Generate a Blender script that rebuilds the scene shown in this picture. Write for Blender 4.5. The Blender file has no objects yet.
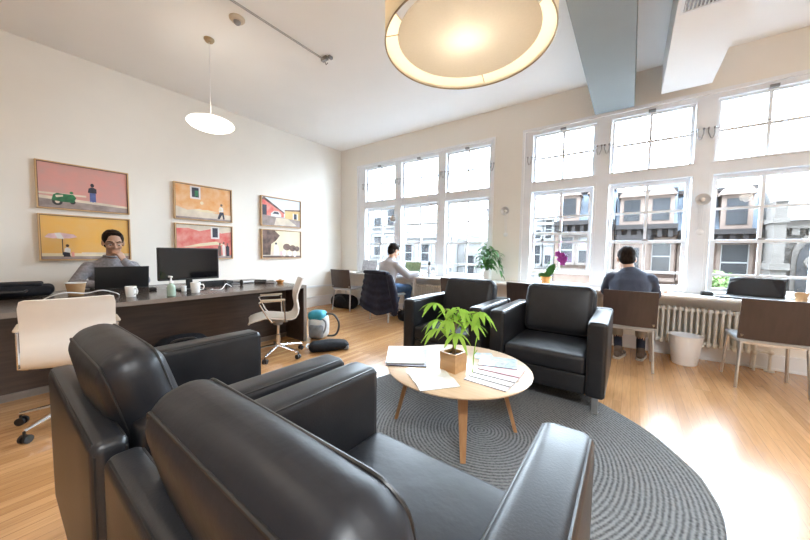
import bpy, math, random
from mathutils import Vector, Matrix, Euler
R = math.radians
PI = math.pi
random.seed(7)
scene = bpy.context.scene
COL = scene.collection

# ------------------------------------------------------------------ materials
def mat(name, color, rough=.5, metal=0.0, noise=None, bump=None, color2=None, spec=None, coat=0.0,
        emit=None, emit_strength=0.0, stretch=(1, 1, 1), trans=0.0, sheen=0.0):
    m = bpy.data.materials.new(name)
    m.use_nodes = True
    nt = m.node_tree
    b = nt.nodes['Principled BSDF']
    b.inputs['Roughness'].default_value = rough
    b.inputs['Metallic'].default_value = metal
    b.inputs['Coat Weight'].default_value = coat
    if spec is not None:
        b.inputs['Specular IOR Level'].default_value = spec
    if trans:
        b.inputs['Transmission Weight'].default_value = trans
    if sheen:
        b.inputs['Sheen Weight'].default_value = sheen
    if emit is not None:
        b.inputs['Emission Color'].default_value = (*emit, 1)
        b.inputs['Emission Strength'].default_value = emit_strength
    tc = nt.nodes.new('ShaderNodeTexCoord')
    mp = nt.nodes.new('ShaderNodeMapping')
    mp.inputs['Scale'].default_value = stretch
    nt.links.new(tc.outputs['Object'], mp.inputs['Vector'])
    sc, amt = noise if noise else (6.0, .06)
    n = nt.nodes.new('ShaderNodeTexNoise')
    n.inputs['Scale'].default_value = sc
    n.inputs['Detail'].default_value = 5
    nt.links.new(mp.outputs['Vector'], n.inputs['Vector'])
    rmp = nt.nodes.new('ShaderNodeMapRange')
    rmp.inputs['From Min'].default_value = .3
    rmp.inputs['From Max'].default_value = .7
    nt.links.new(n.outputs['Fac'], rmp.inputs['Value'])
    mx = nt.nodes.new('ShaderNodeMix')
    mx.data_type = 'RGBA'
    c2 = color2 if color2 else tuple(max(0, c * (1 - amt)) for c in color)
    c1 = color if color2 else tuple(min(1, c * (1 + amt)) for c in color)
    mx.inputs[6].default_value = (*c1, 1)
    mx.inputs[7].default_value = (*c2, 1)
    nt.links.new(rmp.outputs['Result'], mx.inputs[0])
    nt.links.new(mx.outputs[2], b.inputs['Base Color'])
    if bump:
        bs, strength, dist = bump
        n2 = nt.nodes.new('ShaderNodeTexNoise')
        n2.inputs['Scale'].default_value = bs
        n2.inputs['Detail'].default_value = 4
        nt.links.new(mp.outputs['Vector'], n2.inputs['Vector'])
        bp = nt.nodes.new('ShaderNodeBump')
        bp.inputs['Strength'].default_value = strength
        bp.inputs['Distance'].default_value = dist
        nt.links.new(n2.outputs['Fac'], bp.inputs['Height'])
        nt.links.new(bp.outputs['Normal'], b.inputs['Normal'])
    return m

def wood_mat(name, c1, c2, rough=.4, axis=1, scale=1.0, coat=0.0):
    s = [14 * scale] * 3
    s[axis] = 1.1 * scale
    return mat(name, c1, rough, noise=(3.0, .1), color2=c2, stretch=tuple(s), bump=(9, .08, .002), coat=coat)

def floor_mat():
    m = bpy.data.materials.new('oak strip floor')
    m.use_nodes = True
    nt = m.node_tree
    b = nt.nodes['Principled BSDF']
    b.inputs['Coat Weight'].default_value = .35
    b.inputs['Coat Roughness'].default_value = .24
    tc = nt.nodes.new('ShaderNodeTexCoord')
    mp = nt.nodes.new('ShaderNodeMapping')
    mp.inputs['Rotation'].default_value = (0, 0, R(90))
    nt.links.new(tc.outputs['Object'], mp.inputs['Vector'])
    br = nt.nodes.new('ShaderNodeTexBrick')
    br.offset = .37
    br.offset_frequency = 3
    br.inputs['Color1'].default_value = (.64, .365, .165, 1)
    br.inputs['Color2'].default_value = (.455, .235, .095, 1)
    br.inputs['Mortar'].default_value = (.24, .13, .06, 1)
    br.inputs['Scale'].default_value = 1
    br.inputs['Mortar Size'].default_value = .0011
    br.inputs['Mortar Smooth'].default_value = .3
    br.inputs['Bias'].default_value = -.1
    br.inputs['Brick Width'].default_value = 1.15
    br.inputs['Row Height'].default_value = .058
    nt.links.new(mp.outputs['Vector'], br.inputs['Vector'])
    mp2 = nt.nodes.new('ShaderNodeMapping')
    mp2.inputs['Scale'].default_value = (26, 1.6, 1)
    nt.links.new(tc.outputs['Object'], mp2.inputs['Vector'])
    n = nt.nodes.new('ShaderNodeTexNoise')
    n.inputs['Scale'].default_value = 3
    n.inputs['Detail'].default_value = 6
    nt.links.new(mp2.outputs['Vector'], n.inputs['Vector'])
    mx = nt.nodes.new('ShaderNodeMix')
    mx.data_type = 'RGBA'
    mx.blend_type = 'MULTIPLY'
    mx.inputs[0].default_value = .55
    cr = nt.nodes.new('ShaderNodeValToRGB')
    cr.color_ramp.elements[0].position = .3
    cr.color_ramp.elements[0].color = (.62, .52, .45, 1)
    cr.color_ramp.elements[1].position = .65
    cr.color_ramp.elements[1].color = (1, 1, 1, 1)
    nt.links.new(n.outputs['Fac'], cr.inputs['Fac'])
    nt.links.new(br.outputs['Color'], mx.inputs[6])
    nt.links.new(cr.outputs['Color'], mx.inputs[7])
    nt.links.new(mx.outputs[2], b.inputs['Base Color'])
    n3 = nt.nodes.new('ShaderNodeTexNoise')
    n3.inputs['Scale'].default_value = 1.3
    n3.inputs['Detail'].default_value = 4
    nt.links.new(tc.outputs['Object'], n3.inputs['Vector'])
    mr = nt.nodes.new('ShaderNodeMapRange')
    mr.inputs['To Min'].default_value = .17
    mr.inputs['To Max'].default_value = .30
    nt.links.new(n3.outputs['Fac'], mr.inputs['Value'])
    nt.links.new(mr.outputs['Result'], b.inputs['Roughness'])
    bp = nt.nodes.new('ShaderNodeBump')
    bp.inputs['Strength'].default_value = .12
    bp.inputs['Distance'].default_value = .002
    nt.links.new(br.outputs['Fac'], bp.inputs['Height'])
    bp.invert = True
    nt.links.new(bp.outputs['Normal'], b.inputs['Normal'])
    return m

def rug_mat():
    m = bpy.data.materials.new('braided grey rug')
    m.use_nodes = True
    nt = m.node_tree
    b = nt.nodes['Principled BSDF']
    b.inputs['Roughness'].default_value = .9
    b.inputs['Specular IOR Level'].default_value = .15
    tc = nt.nodes.new('ShaderNodeTexCoord')
    nz = nt.nodes.new('ShaderNodeTexNoise')
    nz.inputs['Scale'].default_value = 2.2
    nt.links.new(tc.outputs['Object'], nz.inputs['Vector'])
    mxv = nt.nodes.new('ShaderNodeMix')
    mxv.data_type = 'RGBA'
    mxv.blend_type = 'LINEAR_LIGHT'
    mxv.inputs[0].default_value = .012
    nt.links.new(tc.outputs['Object'], mxv.inputs[6])
    nt.links.new(nz.outputs['Color'], mxv.inputs[7])
    w = nt.nodes.new('ShaderNodeTexWave')
    w.wave_type = 'RINGS'
    w.rings_direction = 'Z'
    w.inputs['Scale'].default_value = 14.0
    w.inputs['Distortion'].default_value = .7
    w.inputs['Detail'].default_value = 2
    w.inputs['Detail Scale'].default_value = 3
    nt.links.new(mxv.outputs[2], w.inputs['Vector'])
    n = nt.nodes.new('ShaderNodeTexNoise')
    n.inputs['Scale'].default_value = 75
    n.inputs['Detail'].default_value = 3
    nt.links.new(tc.outputs['Object'], n.inputs['Vector'])
    ad = nt.nodes.new('ShaderNodeMath')
    ad.operation = 'MULTIPLY_ADD'
    ad.inputs[1].default_value = .9
    nt.links.new(n.outputs['Fac'], ad.inputs[0])
    ml = nt.nodes.new('ShaderNodeMath')
    ml.operation = 'MULTIPLY'
    ml.inputs[1].default_value = .42
    nt.links.new(w.outputs['Fac'], ml.inputs[0])
    nt.links.new(ml.outputs[0], ad.inputs[2])
    cr = nt.nodes.new('ShaderNodeValToRGB')
    cr.color_ramp.elements[0].position = .3
    cr.color_ramp.elements[0].color = (.055, .057, .059, 1)
    cr.color_ramp.elements[1].position = .85
    cr.color_ramp.elements[1].color = (.225, .233, .238, 1)
    nt.links.new(ad.outputs[0], cr.inputs['Fac'])
    nt.links.new(cr.outputs['Color'], b.inputs['Base Color'])
    bp = nt.nodes.new('ShaderNodeBump')
    bp.inputs['Strength'].default_value = .8
    bp.inputs['Distance'].default_value = .008
    nt.links.new(ad.outputs[0], bp.inputs['Height'])
    nt.links.new(bp.outputs['Normal'], b.inputs['Normal'])
    return m

def glass_mat(name, tint=(1, 1, 1), refl=.06):
    m = bpy.data.materials.new(name)
    m.use_nodes = True
    nt = m.node_tree
    nt.nodes.remove(nt.nodes['Principled BSDF'])
    out = nt.nodes['Material Output']
    tr = nt.nodes.new('ShaderNodeBsdfTransparent')
    tr.inputs['Color'].default_value = (*tint, 1)
    gl = nt.nodes.new('ShaderNodeBsdfGlossy')
    gl.inputs['Roughness'].default_value = .02
    fr = nt.nodes.new('ShaderNodeLayerWeight')
    pw = nt.nodes.new('ShaderNodeMath')
    pw.operation = 'POWER'
    pw.inputs[1].default_value = 4
    nt.links.new(fr.outputs['Facing'], pw.inputs[0])
    mn = nt.nodes.new('ShaderNodeMath')
    mn.operation = 'MULTIPLY_ADD'
    mn.inputs[1].default_value = .4
    mn.inputs[2].default_value = refl * .6
    nt.links.new(pw.outputs[0], mn.inputs[0])
    mx = nt.nodes.new('ShaderNodeMixShader')
    nt.links.new(mn.outputs[0], mx.inputs[0])
    nt.links.new(tr.outputs[0], mx.inputs[1])
    nt.links.new(gl.outputs[0], mx.inputs[2])
    nt.links.new(mx.outputs[0], out.inputs['Surface'])
    return m

def translucent_mat(name, color, mixf=.5):
    m = bpy.data.materials.new(name)
    m.use_nodes = True
    nt = m.node_tree
    nt.nodes.remove(nt.nodes['Principled BSDF'])
    out = nt.nodes['Material Output']
    n = nt.nodes.new('ShaderNodeTexNoise')
    n.inputs['Scale'].default_value = 60
    mixc = nt.nodes.new('ShaderNodeMix')
    mixc.data_type = 'RGBA'
    mixc.inputs[6].default_value = (*color, 1)
    mixc.inputs[7].default_value = (*[c * .93 for c in color], 1)
    nt.links.new(n.outputs['Fac'], mixc.inputs[0])
    d = nt.nodes.new('ShaderNodeBsdfDiffuse')
    t = nt.nodes.new('ShaderNodeBsdfTranslucent')
    for x in (d, t):
        nt.links.new(mixc.outputs[2], x.inputs['Color'])
    mx = nt.nodes.new('ShaderNodeMixShader')
    mx.inputs[0].default_value = mixf
    nt.links.new(d.outputs[0], mx.inputs[1])
    nt.links.new(t.outputs[0], mx.inputs[2])
    nt.links.new(mx.outputs[0], out.inputs['Surface'])
    return m

def emis_mat(name, color, strength):
    m = bpy.data.materials.new(name)
    m.use_nodes = True
    b = m.node_tree.nodes['Principled BSDF']
    b.inputs['Base Color'].default_value = (.9, .9, .88, 1)
    b.inputs['Emission Color'].default_value = (*color, 1)
    b.inputs['Emission Strength'].default_value = strength
    return m

M = dict(
    wall=mat('warm white wall paint', (.84, .81, .755), .85, noise=(2.5, .015), bump=(160, .04, .001)),
    ceil=mat('white ceiling paint', (.91, .91, .905), .9, noise=(2.0, .01), bump=(120, .03, .001)),
    beam=mat('grey painted beam', (.25, .28, .285), .55, noise=(3, .03)),
    trimw=mat('white gloss trim paint', (.84, .855, .88), .35, noise=(5, .02)),
    sash=mat('white window sash paint', (.80, .83, .87), .4, noise=(5, .03)),
    ledge=mat('white laminate ledge', (.85, .84, .81), .3, noise=(4, .02)),
    floor=floor_mat(), rug=rug_mat(),
    leather=mat('black leather', (.012, .0125, .015), .37, noise=(9, .25), bump=(170, .22, .0016), spec=.5),
    leather_soft=mat('soft black leather with creases', (.014, .0145, .018), .42, noise=(7, .25), bump=(11, .22, .012), spec=.38),
    piping=mat('black leather piping', (.014, .013, .013), .4, noise=(9, .2)),
    steel=mat('brushed steel', (.62, .62, .62), .28, 1.0, noise=(40, .05)),
    chrome=mat('chrome', (.8, .8, .82), .12, 1.0, noise=(20, .02)),
    greymetal=mat('dull grey metal', (.28, .28, .29), .4, .8, noise=(20, .05)),
    darkwood=wood_mat('dark wenge veneer', (.062, .040, .031), (.036, .023, .018), .36, 1),
    darktop=wood_mat('dark desktop veneer', (.085, .062, .05), (.055, .04, .032), .22, 1),
    deskedge=mat('grey brown edge strip', (.20, .165, .14), .35, noise=(20, .08)),
    oak=wood_mat('light oak', (.72, .54, .37), (.62, .44, .28), .35, 0, coat=.3),
    oakleg=wood_mat('oak legs', (.47, .26, .12), (.36, .18, .08), .4, 2),
    bamboo=wood_mat('bamboo pot wood', (.56, .33, .16), (.45, .25, .11), .45, 0),
    frame=wood_mat('maple picture frame', (.62, .40, .20), (.52, .32, .15), .4, 2),
    framein=mat('dark frame lip', (.09, .045, .03), .5, noise=(20, .1)),
    chairw=mat('white moulded chair shell', (.82, .79, .74), .42, noise=(6, .03), bump=(220, .08, .001)),
    armpad=mat('beige arm pad', (.52, .43, .33), .5, noise=(15, .05)),
    chairb=mat('dark brown chair plywood', (.062, .043, .038), .36, noise=(4, .12), stretch=(8, 8, 1)),
    seatg=mat('grey seat vinyl', (.42, .46, .50), .35, noise=(8, .05)),
    black=mat('matte black plastic', (.012, .012, .013), .42, noise=(12, .15)),
    blackgloss=mat('glossy black screen', (.006, .006, .008), .06, noise=(4, .1)),
    blackcloth=mat('black nylon fabric', (.010, .011, .015), .75, noise=(25, .3), bump=(18, .5, .012), spec=.2),
    jacket=mat('quilted dark navy nylon', (.012, .013, .028), .7, noise=(20, .3), bump=(14, .5, .015), spec=.25),
    white=mat('white ceramic', (.84, .83, .81), .2, noise=(6, .02)),
    whitepl=mat('white plastic', (.80, .81, .83), .4, noise=(6, .02)),
    bin=mat('frosted white bin plastic', (.90, .92, .96), .35, noise=(4, .02)),
    paper=mat('magazine paper', (.80, .80, .79), .35, noise=(5, .03)),
    paperedge=mat('dark magazine spine', (.07, .055, .075), .45, noise=(20, .2)),
    pink=mat('pink cover', (.75, .45, .5), .35, noise=(9, .1)),
    cover_blue=mat('pale blue cover', (.45, .56, .66), .25, noise=(26, .35)),
    cover_lilac=mat('lilac white cover', (.70, .66, .73), .3, noise=(18, .15)),
    print_grey=mat('grey printed area', (.42, .45, .48), .3, noise=(40, .4)),
    kraft=mat('kraft cardboard', (.42, .25, .12), .7, noise=(20, .1)),
    leaf=translucent_mat('bright green leaf', (.36, .58, .10), .45),
    leafd=mat('deep green leaf', (.045, .16, .03), .35, noise=(14, .3)),
    trunk=mat('grey brown trunk', (.16, .11, .075), .8, noise=(30, .3), bump=(60, .5, .004)),
    soil=mat('dark soil', (.05, .03, .02), .95, noise=(60, .5), bump=(80, .8, .006)),
    orange=mat('orange pot glaze', (.70, .30, .06), .35, noise=(8, .15)),
    purple=mat('purple orchid petal', (.40, .045, .36), .5, noise=(12, .3)),
    soap=mat('pale green soap bottle', (.52, .68, .56), .15, noise=(6, .05), trans=.3),
    teal=mat('teal backpack fabric', (.03, .28, .38), .6, noise=(20, .2), bump=(40, .3, .004)),
    whitefab=mat('white backpack fabric', (.66, .70, .72), .6, noise=(20, .1), bump=(40, .3, .004)),
    greyfab=mat('grey backpack fabric', (.20, .22, .25), .6, noise=(20, .2), bump=(40, .3, .004)),
    silver=mat('silver laptop shell', (.55, .56, .58), .3, .6, noise=(10, .03)),
    screeng=mat('green document on screen', (.13, .19, .10), .25, noise=(30, .25), emit=(.16, .20, .12), emit_strength=.3),
    screenw=mat('grey lit screen', (.25, .26, .28), .2, noise=(26, .4), emit=(.42, .44, .48), emit_strength=.35),
    skin=mat('skin', (.60, .36, .25), .5, noise=(10, .06)),
    skin_tan=mat('tan skin', (.42, .24, .16), .5, noise=(10, .06)),
    lips=mat('lips', (.40, .16, .13), .5, noise=(10, .06)),
    eyew=mat('eye white', (.42, .38, .36), .3, noise=(4, .02)),
    hair=mat('dark brown hair', (.018, .012, .009), .6, noise=(60, .5), bump=(90, .7, .006), stretch=(1, 1, .25), spec=.06),
    shirtblue=mat('slate blue cotton', (.048, .060, .095), .85, noise=(5, .2), bump=(7, .35, .02), stretch=(2, 2, .7)),
    shirtgrey=mat('pale grey cotton', (.46, .45, .48), .85, noise=(5, .1), bump=(8, .35, .02)),
    shirtdark=mat('mid grey cotton', (.25, .24, .26), .85, noise=(40, .25), bump=(9, .35, .02)),
    khaki=mat('grey khaki cotton', (.32, .27, .22), .85, noise=(8, .12), bump=(10, .3, .015)),
    jeans=mat('blue denim', (.06, .13, .27), .85, noise=(14, .25), bump=(12, .3, .015)),
    shoe=mat('brown leather shoe', (.11, .075, .055), .5, noise=(12, .3)),
    sole=mat('pale shoe sole', (.45, .40, .34), .7, noise=(12, .1)),
    sock=mat('dark navy sock', (.015, .02, .04), .9, noise=(30, .2)),
    radi=mat('cream radiator enamel', (.78, .765, .72), .35, noise=(8, .03)),
    pane=glass_mat('window pane glass', (.97, .985, 1.0), .05),
    clear=glass_mat('clear glass', (.92, .95, .95), .07),
    shade=translucent_mat('cream drum shade fabric', (.86, .79, .66), .45),
    diffuser=translucent_mat('frosted lamp diffuser', (.86, .83, .79), .6),
    opal=emis_mat('lit opal glass', (1.0, .96, .84), 1.5),
    bulb=emis_mat('warm lamp bulb', (1.0, .9, .72), 30),
    brass=mat('satin brass', (.45, .35, .22), .35, .9, noise=(20, .05)),
    trackgrey=mat('grey track', (.36, .36, .36), .5, noise=(10, .05)),
    lampgrey=mat('pale grey lamp enamel', (.70, .70, .71), .35, 0.0, noise=(10, .03)),
    beige_pl=mat('aged beige plastic', (.60, .52, .42), .5, noise=(10, .04)),
    # outside
    stone_pale=mat('pale limestone', (0.1513, 0.1467, 0.1424), .9, noise=(3, .12), bump=(20, .3, .02)),
    stone_cream=mat('cream render', (0.1557, 0.1298, 0.1143), .9, noise=(2, .1)),
    stone_white=mat('white painted masonry', (0.1631, 0.1594, 0.1558), .9, noise=(2, .08)),
    brown1=mat('brownstone', (0.1113, 0.0697, 0.0550), .9, noise=(2.5, .18), bump=(15, .3, .02)),
    brown2=mat('pale brownstone', (0.1557, 0.1127, 0.0920), .9, noise=(2.5, .15), bump=(15, .3, .02)),
    cornice=mat('dark cornice paint', (0.0137, 0.0102, 0.0099), .8, noise=(5, .2)),
    slate=mat('blue grey roof slate', (0.0771, 0.0978, 0.1262), .7, noise=(9, .2), bump=(25, .3, .02), stretch=(1, 1, 3)),
    extglass=mat('dark outdoor window', (0.0198, 0.0212, 0.0242), .2, noise=(1.4, .5)),
    extwhite=mat('pale window blind', (0.2374, 0.2374, 0.2374), .7, noise=(3, .05)),
    rubble=mat('grey church rubble stone', (.05, .045, .04), .95, noise=(3.2, .1), color2=(.12, .11, .10), bump=(7, .9, .08), stretch=(1, 1, 1.9)),
    ashlar=mat('buff church ashlar', (0.0927, 0.0817, 0.0727), .9, noise=(2.5, .15), bump=(9, .4, .03), stretch=(1, 1, 2)),
    asphalt=mat('street asphalt', (0.0570, 0.0570, 0.0570), .95, noise=(2, .15)),
    foliage=mat('street tree foliage', (0.0891, 0.1557, 0.0326), .7, noise=(3, .3)),
    canvas=mat('blue grey metal screen', (0.1262, 0.1704, 0.2003), .6, noise=(30, .15), stretch=(1, 1, 6)),
)

# ------------------------------------------------------------------ mesh builder
class MB:
    def __init__(s):
        s.V, s.F, s.I = [], [], []
        s.mi = 0
        s.M = Matrix.Identity(4)

    def add(s, V, F):
        o = len(s.V)
        s.V += [tuple(s.M @ Vector(v)) for v in V]
        s.F += [tuple(i + o for i in f) for f in F]
        s.I += [s.mi] * len(F)
        return s

    def box(s, x0, x1, y0, y1, z0, z1):
        V = [(x, y, z) for x in (x0, x1) for y in (y0, y1) for z in (z0, z1)]
        F = [(0, 1, 3, 2), (4, 6, 7, 5), (0, 4, 5, 1), (2, 3, 7, 6), (0, 2, 6, 4), (1, 5, 7, 3)]
        return s.add(V, F)

    def obox(s, c, size, rot=(0, 0, 0)):
        m = s.M
        s.M = m @ Matrix.Translation(c) @ Euler(rot).to_matrix().to_4x4()
        a, b, d = [q / 2 for q in size]
        s.box(-a, a, -b, b, -d, d)
        s.M = m
        return s

    def rbox(s, c, half, r, n=6, k=3, bulge=(0, 0, 0), rot=(0, 0, 0)):
        """rounded box; faces can bulge outwards like a stuffed cushion"""
        r = min(r, min(half) * .999)
        axes = []
        for h in half:
            t = [-h + r * (1 - math.cos(PI / 2 * i / k)) for i in range(k)]
            t = [-h + r * i / k for i in range(k)]
            mid = [-(h - r) + 2 * (h - r) * i / n for i in range(n + 1)]
            axes.append(t + mid + [-q for q in reversed(t)])
        idx, V, F = {}, [], []
        N = len(axes[0])
        rm = Euler(rot).to_matrix()

        def vid(i, j, l):
            key = (i, j, l)
            if key in idx:
                return idx[key]
            p = Vector((axes[0][i], axes[1][j], axes[2][l]))
            q = Vector([max(-(half[a] - r), min(half[a] - r, p[a])) for a in range(3)])
            d = p - q
            pos = q + d.normalized() * r if d.length > 1e-9 else p.copy()
            u = [max(-1, min(1, pos[a] / half[a])) for a in range(3)]
            for a in range(3):
                if bulge[a] and abs(p[a]) > half[a] - 1e-6:
                    o = [b for b in range(3) if b != a]
                    pos[a] += math.copysign(bulge[a] * (1 - u[o[0]] ** 2) * (1 - u[o[1]] ** 2), p[a])
            idx[key] = len(V)
            V.append(tuple(rm @ pos + Vector(c)))
            return idx[key]
        for a in range(3):
            b, d = [(1, 2), (2, 0), (0, 1)][a]
            for side in (0, N - 1):
                for i in range(N - 1):
                    for j in range(N - 1):
                        q = []
                        for (di, dj) in ((0, 0), (1, 0), (1, 1), (0, 1)):
                            e = [0, 0, 0]
                            e[a] = side
                            e[b] = i + di
                            e[d] = j + dj
                            q.append(vid(*e))
                        F.append(tuple(q) if side else tuple(reversed(q)))
        return s.add(V, F)

    def cone(s, p0, p1, r0, r1, n=14, caps=True):
        p0, p1 = Vector(p0), Vector(p1)
        t = (p1 - p0).normalized()
        a = t.orthogonal().normalized()
        b = t.cross(a)
        V = []
        for p, r in ((p0, r0), (p1, r1)):
            for i in range(n):
                q = 2 * PI * i / n
                V.append(p + (a * math.cos(q) + b * math.sin(q)) * r)
        F = [(i, (i + 1) % n, n + (i + 1) % n, n + i) for i in range(n)]
        if caps:
            F += [tuple(reversed(range(n))), tuple(range(n, 2 * n))]
        return s.add(V, F)

    def tube(s, pts, r, n=8, closed=False):
        pts = [Vector(p) for p in pts]
        rs = r if isinstance(r, (list, tuple)) else [r] * len(pts)
        m = len(pts)
        V, F = [], []
        a = None
        for i, p in enumerate(pts):
            if closed:
                t = (pts[(i + 1) % m] - pts[i - 1]).normalized()
            else:
                t = (pts[min(i + 1, m - 1)] - pts[max(i - 1, 0)]).normalized()
            a = t.orthogonal() if a is None else a - t * a.dot(t)
            if a.length < 1e-6:
                a = t.orthogonal()
            a.normalize()
            b = t.cross(a)
            for j in range(n):
                q = 2 * PI * j / n
                V.append(p + (a * math.cos(q) + b * math.sin(q)) * rs[i])
        for i in range(m if closed else m - 1):
            k = (i + 1) % m
            for j in range(n):
                F.append((i * n + j, i * n + (j + 1) % n, k * n + (j + 1) % n, k * n + j))
        if not closed:
            F += [tuple(reversed(range(n))), tuple(range((m - 1) * n, m * n))]
        return s.add(V, F)

    def strap(s, pts, r, n=8):
        P = [Vector(p) for p in pts]
        Q = []
        for i in range(len(P) - 1):
            a, b, c, d = P[max(i - 1, 0)], P[i], P[i + 1], P[min(i + 2, len(P) - 1)]
            for k in range(6):
                u = k / 6
                Q.append(.5 * (2 * b + (c - a) * u + (2 * a - 5 * b + 4 * c - d) * u * u + (3 * b - a - 3 * c + d) * u ** 3))
        Q.append(P[-1])
        return s.tube(Q, r, n)

    def lathe(s, prof, c=(0, 0, 0), n=32):
        V, F = [], []
        for (r, z) in prof:
            for i in range(n):
                q = 2 * PI * i / n
                V.append((c[0] + r * math.cos(q), c[1] + r * math.sin(q), c[2] + z))
        m = len(prof)
        for k in range(m - 1):
            for i in range(n):
                F.append((k * n + i, k * n + (i + 1) % n, (k + 1) * n + (i + 1) % n, (k + 1) * n + i))
        if prof[0][0] > 1e-6:
            F.append(tuple(reversed(range(n))))
        if prof[-1][0] > 1e-6:
            F.append(tuple(range((m - 1) * n, m * n)))
        return s.add(V, F)

    def prism(s, poly, z0, z1, axis='z'):
        n = len(poly)
        def f(u, v, w):
            return {'z': (u, v, w), 'y': (u, w, v), 'x': (w, u, v)}[axis]
        V = [f(u, v, z0) for u, v in poly] + [f(u, v, z1) for u, v in poly]
        F = [tuple(reversed(range(n))), tuple(range(n, 2 * n))] + [(i, (i + 1) % n, n + (i + 1) % n, n + i) for i in range(n)]
        return s.add(V, F)

    def ball(s, c, rad, rot=None, n=16, m=10):
        rx, ry, rz = rad if isinstance(rad, (tuple, list)) else (rad,) * 3
        rm = rot if rot is not None else Matrix.Identity(3)
        V = [Vector(c) + rm @ Vector((0, 0, -rz))]
        for k in range(1, m):
            th = -PI / 2 + PI * k / m
            for i in range(n):
                q = 2 * PI * i / n
                V.append(Vector(c) + rm @ Vector((rx * math.cos(th) * math.cos(q), ry * math.cos(th) * math.sin(q), rz * math.sin(th))))
        V.append(Vector(c) + rm @ Vector((0, 0, rz)))
        F = [(0, 1 + (i + 1) % n, 1 + i) for i in range(n)]
        for k in range(m - 2):
            for i in range(n):
                a = 1 + k * n
                F.append((a + i, a + (i + 1) % n, a + n + (i + 1) % n, a + n + i))
        a = 1 + (m - 2) * n
        F += [(a + i, a + (i + 1) % n, len(V) - 1) for i in range(n)]
        return s.add(V, F)

    def chain(s, pts, rs, n=14):
        """tapered limb: balls at the joints, cones between"""
        for p, r in zip(pts, rs):
            s.ball(p, r, n=n, m=8)
        for i in range(len(pts) - 1):
            if (Vector(pts[i + 1]) - Vector(pts[i])).length > 1e-5:
                s.cone(pts[i], pts[i + 1], rs[i], rs[i + 1], n)
        return s

    def loft(s, secs, n=24, closed_caps=True):
        """secs: (center, rx, ry); sections stand across the spine, x stays sideways"""
        V, F = [], []
        m = len(secs)
        for i, (c, rx, ry) in enumerate(secs):
            c = Vector(c)
            t = (Vector(secs[min(i + 1, m - 1)][0]) - Vector(secs[max(i - 1, 0)][0])).normalized()
            x = Vector((1, 0, 0))
            x = (x - t * x.dot(t)).normalized()
            y = t.cross(x)
            for j in range(n):
                q = 2 * PI * j / n
                V.append(c + x * rx * math.cos(q) + y * ry * math.sin(q))
        for i in range(m - 1):
            for j in range(n):
                F.append((i * n + j, i * n + (j + 1) % n, (i + 1) * n + (j + 1) % n, (i + 1) * n + j))
        F += [tuple(reversed(range(n))), tuple(range((m - 1) * n, m * n))]
        return s.add(V, F)

    def leaf(s, p, d, up, L, w, droop=.25, fold=.25, seg=4):
        """a folded pointed leaf from p along d"""
        p, d, up = Vector(p), Vector(d).normalized(), Vector(up)
        side = d.cross(up)
        if side.length < 1e-4:
            side = d.orthogonal()
        side.normalize()
        nrm = side.cross(d).normalized()
        V, F = [], []
        for i in range(seg + 1):
            t = i / seg
            c = p + d * (L * t) - Vector((0, 0, 1)) * (droop * L * t * t)
            ww = w * .5 * math.sin(PI * min(1, (t * .92 + .05))) ** .8
            V += [c - side * ww + nrm * ww * fold, c, c + side * ww + nrm * ww * fold]
        for i in range(seg):
            a = 3 * i
            F += [(a, a + 1, a + 4, a + 3), (a + 1, a + 2, a + 5, a + 4)]
        return s.add(V, F)

    def build(s, name, mats, parent=None, loc=(0, 0, 0), rotz=0, sharp=38):
        me = bpy.data.meshes.new(name)
        me.from_pydata([tuple(v) for v in s.V], [], s.F)
        for m in (mats if isinstance(mats, (list, tuple)) else [mats]):
            me.materials.append(M[m] if isinstance(m, str) else m)
        me.polygons.foreach_set('material_index', s.I)
        me.polygons.foreach_set('use_smooth', [True] * len(me.polygons))
        me.update()
        me.set_sharp_from_angle(angle=R(sharp))
        o = bpy.data.objects.new(name, me)
        COL.objects.link(o)
        o.location = loc
        o.rotation_euler = (0, 0, rotz)
        if parent:
            o.parent = parent
        return o


def tag(o, label, cat, group=None):
    o['label'] = label
    o['category'] = cat
    if group:
        o['group'] = group
    return o

def thing(name, label, cat, loc=(0, 0, 0), rotz=0, group=None):
    o = bpy.data.objects.new(name, None)
    o.empty_display_size = .1
    COL.objects.link(o)
    o.location = loc
    o.rotation_euler = (0, 0, rotz)
    return tag(o, label, cat, group)

def struct(name, mb, m, parent=None, **k):
    o = mb.build(name, m, parent, **k)
    if not parent:
        o['kind'] = 'structure'
    return o

def copy_tree(o, parent=None):
    c = o.copy()
    COL.objects.link(c)
    if parent:
        c.parent = parent
    for ch in [q for q in bpy.data.objects if q.parent == o and q is not c]:
        copy_tree(ch, c)
    return c

def dup(o, loc, rotz, label, group=None):
    c = copy_tree(o)
    c.location = loc
    c.rotation_euler = (0, 0, rotz)
    c['label'] = label
    if group:
        c['group'] = group
    return c

def fuse(o, voxel, smooth=3):
    """melt the overlapping volumes of a mesh into one continuous surface"""
    a = o.modifiers.new('r', 'REMESH')
    a.mode = 'VOXEL'
    a.voxel_size = voxel
    b = o.modifiers.new('s', 'SMOOTH')
    b.factor = .5
    b.iterations = smooth
    dg = bpy.context.evaluated_depsgraph_get()
    dg.update()
    me = bpy.data.meshes.new_from_object(o.evaluated_get(dg))
    o.modifiers.clear()
    mats = [m for m in o.data.materials]
    old = o.data
    o.data = me
    if not me.materials:
        for m in mats:
            me.materials.append(m)
    bpy.data.meshes.remove(old)
    me.polygons.foreach_set('use_smooth', [True] * len(me.polygons))
    me.update()
    return o

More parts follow.
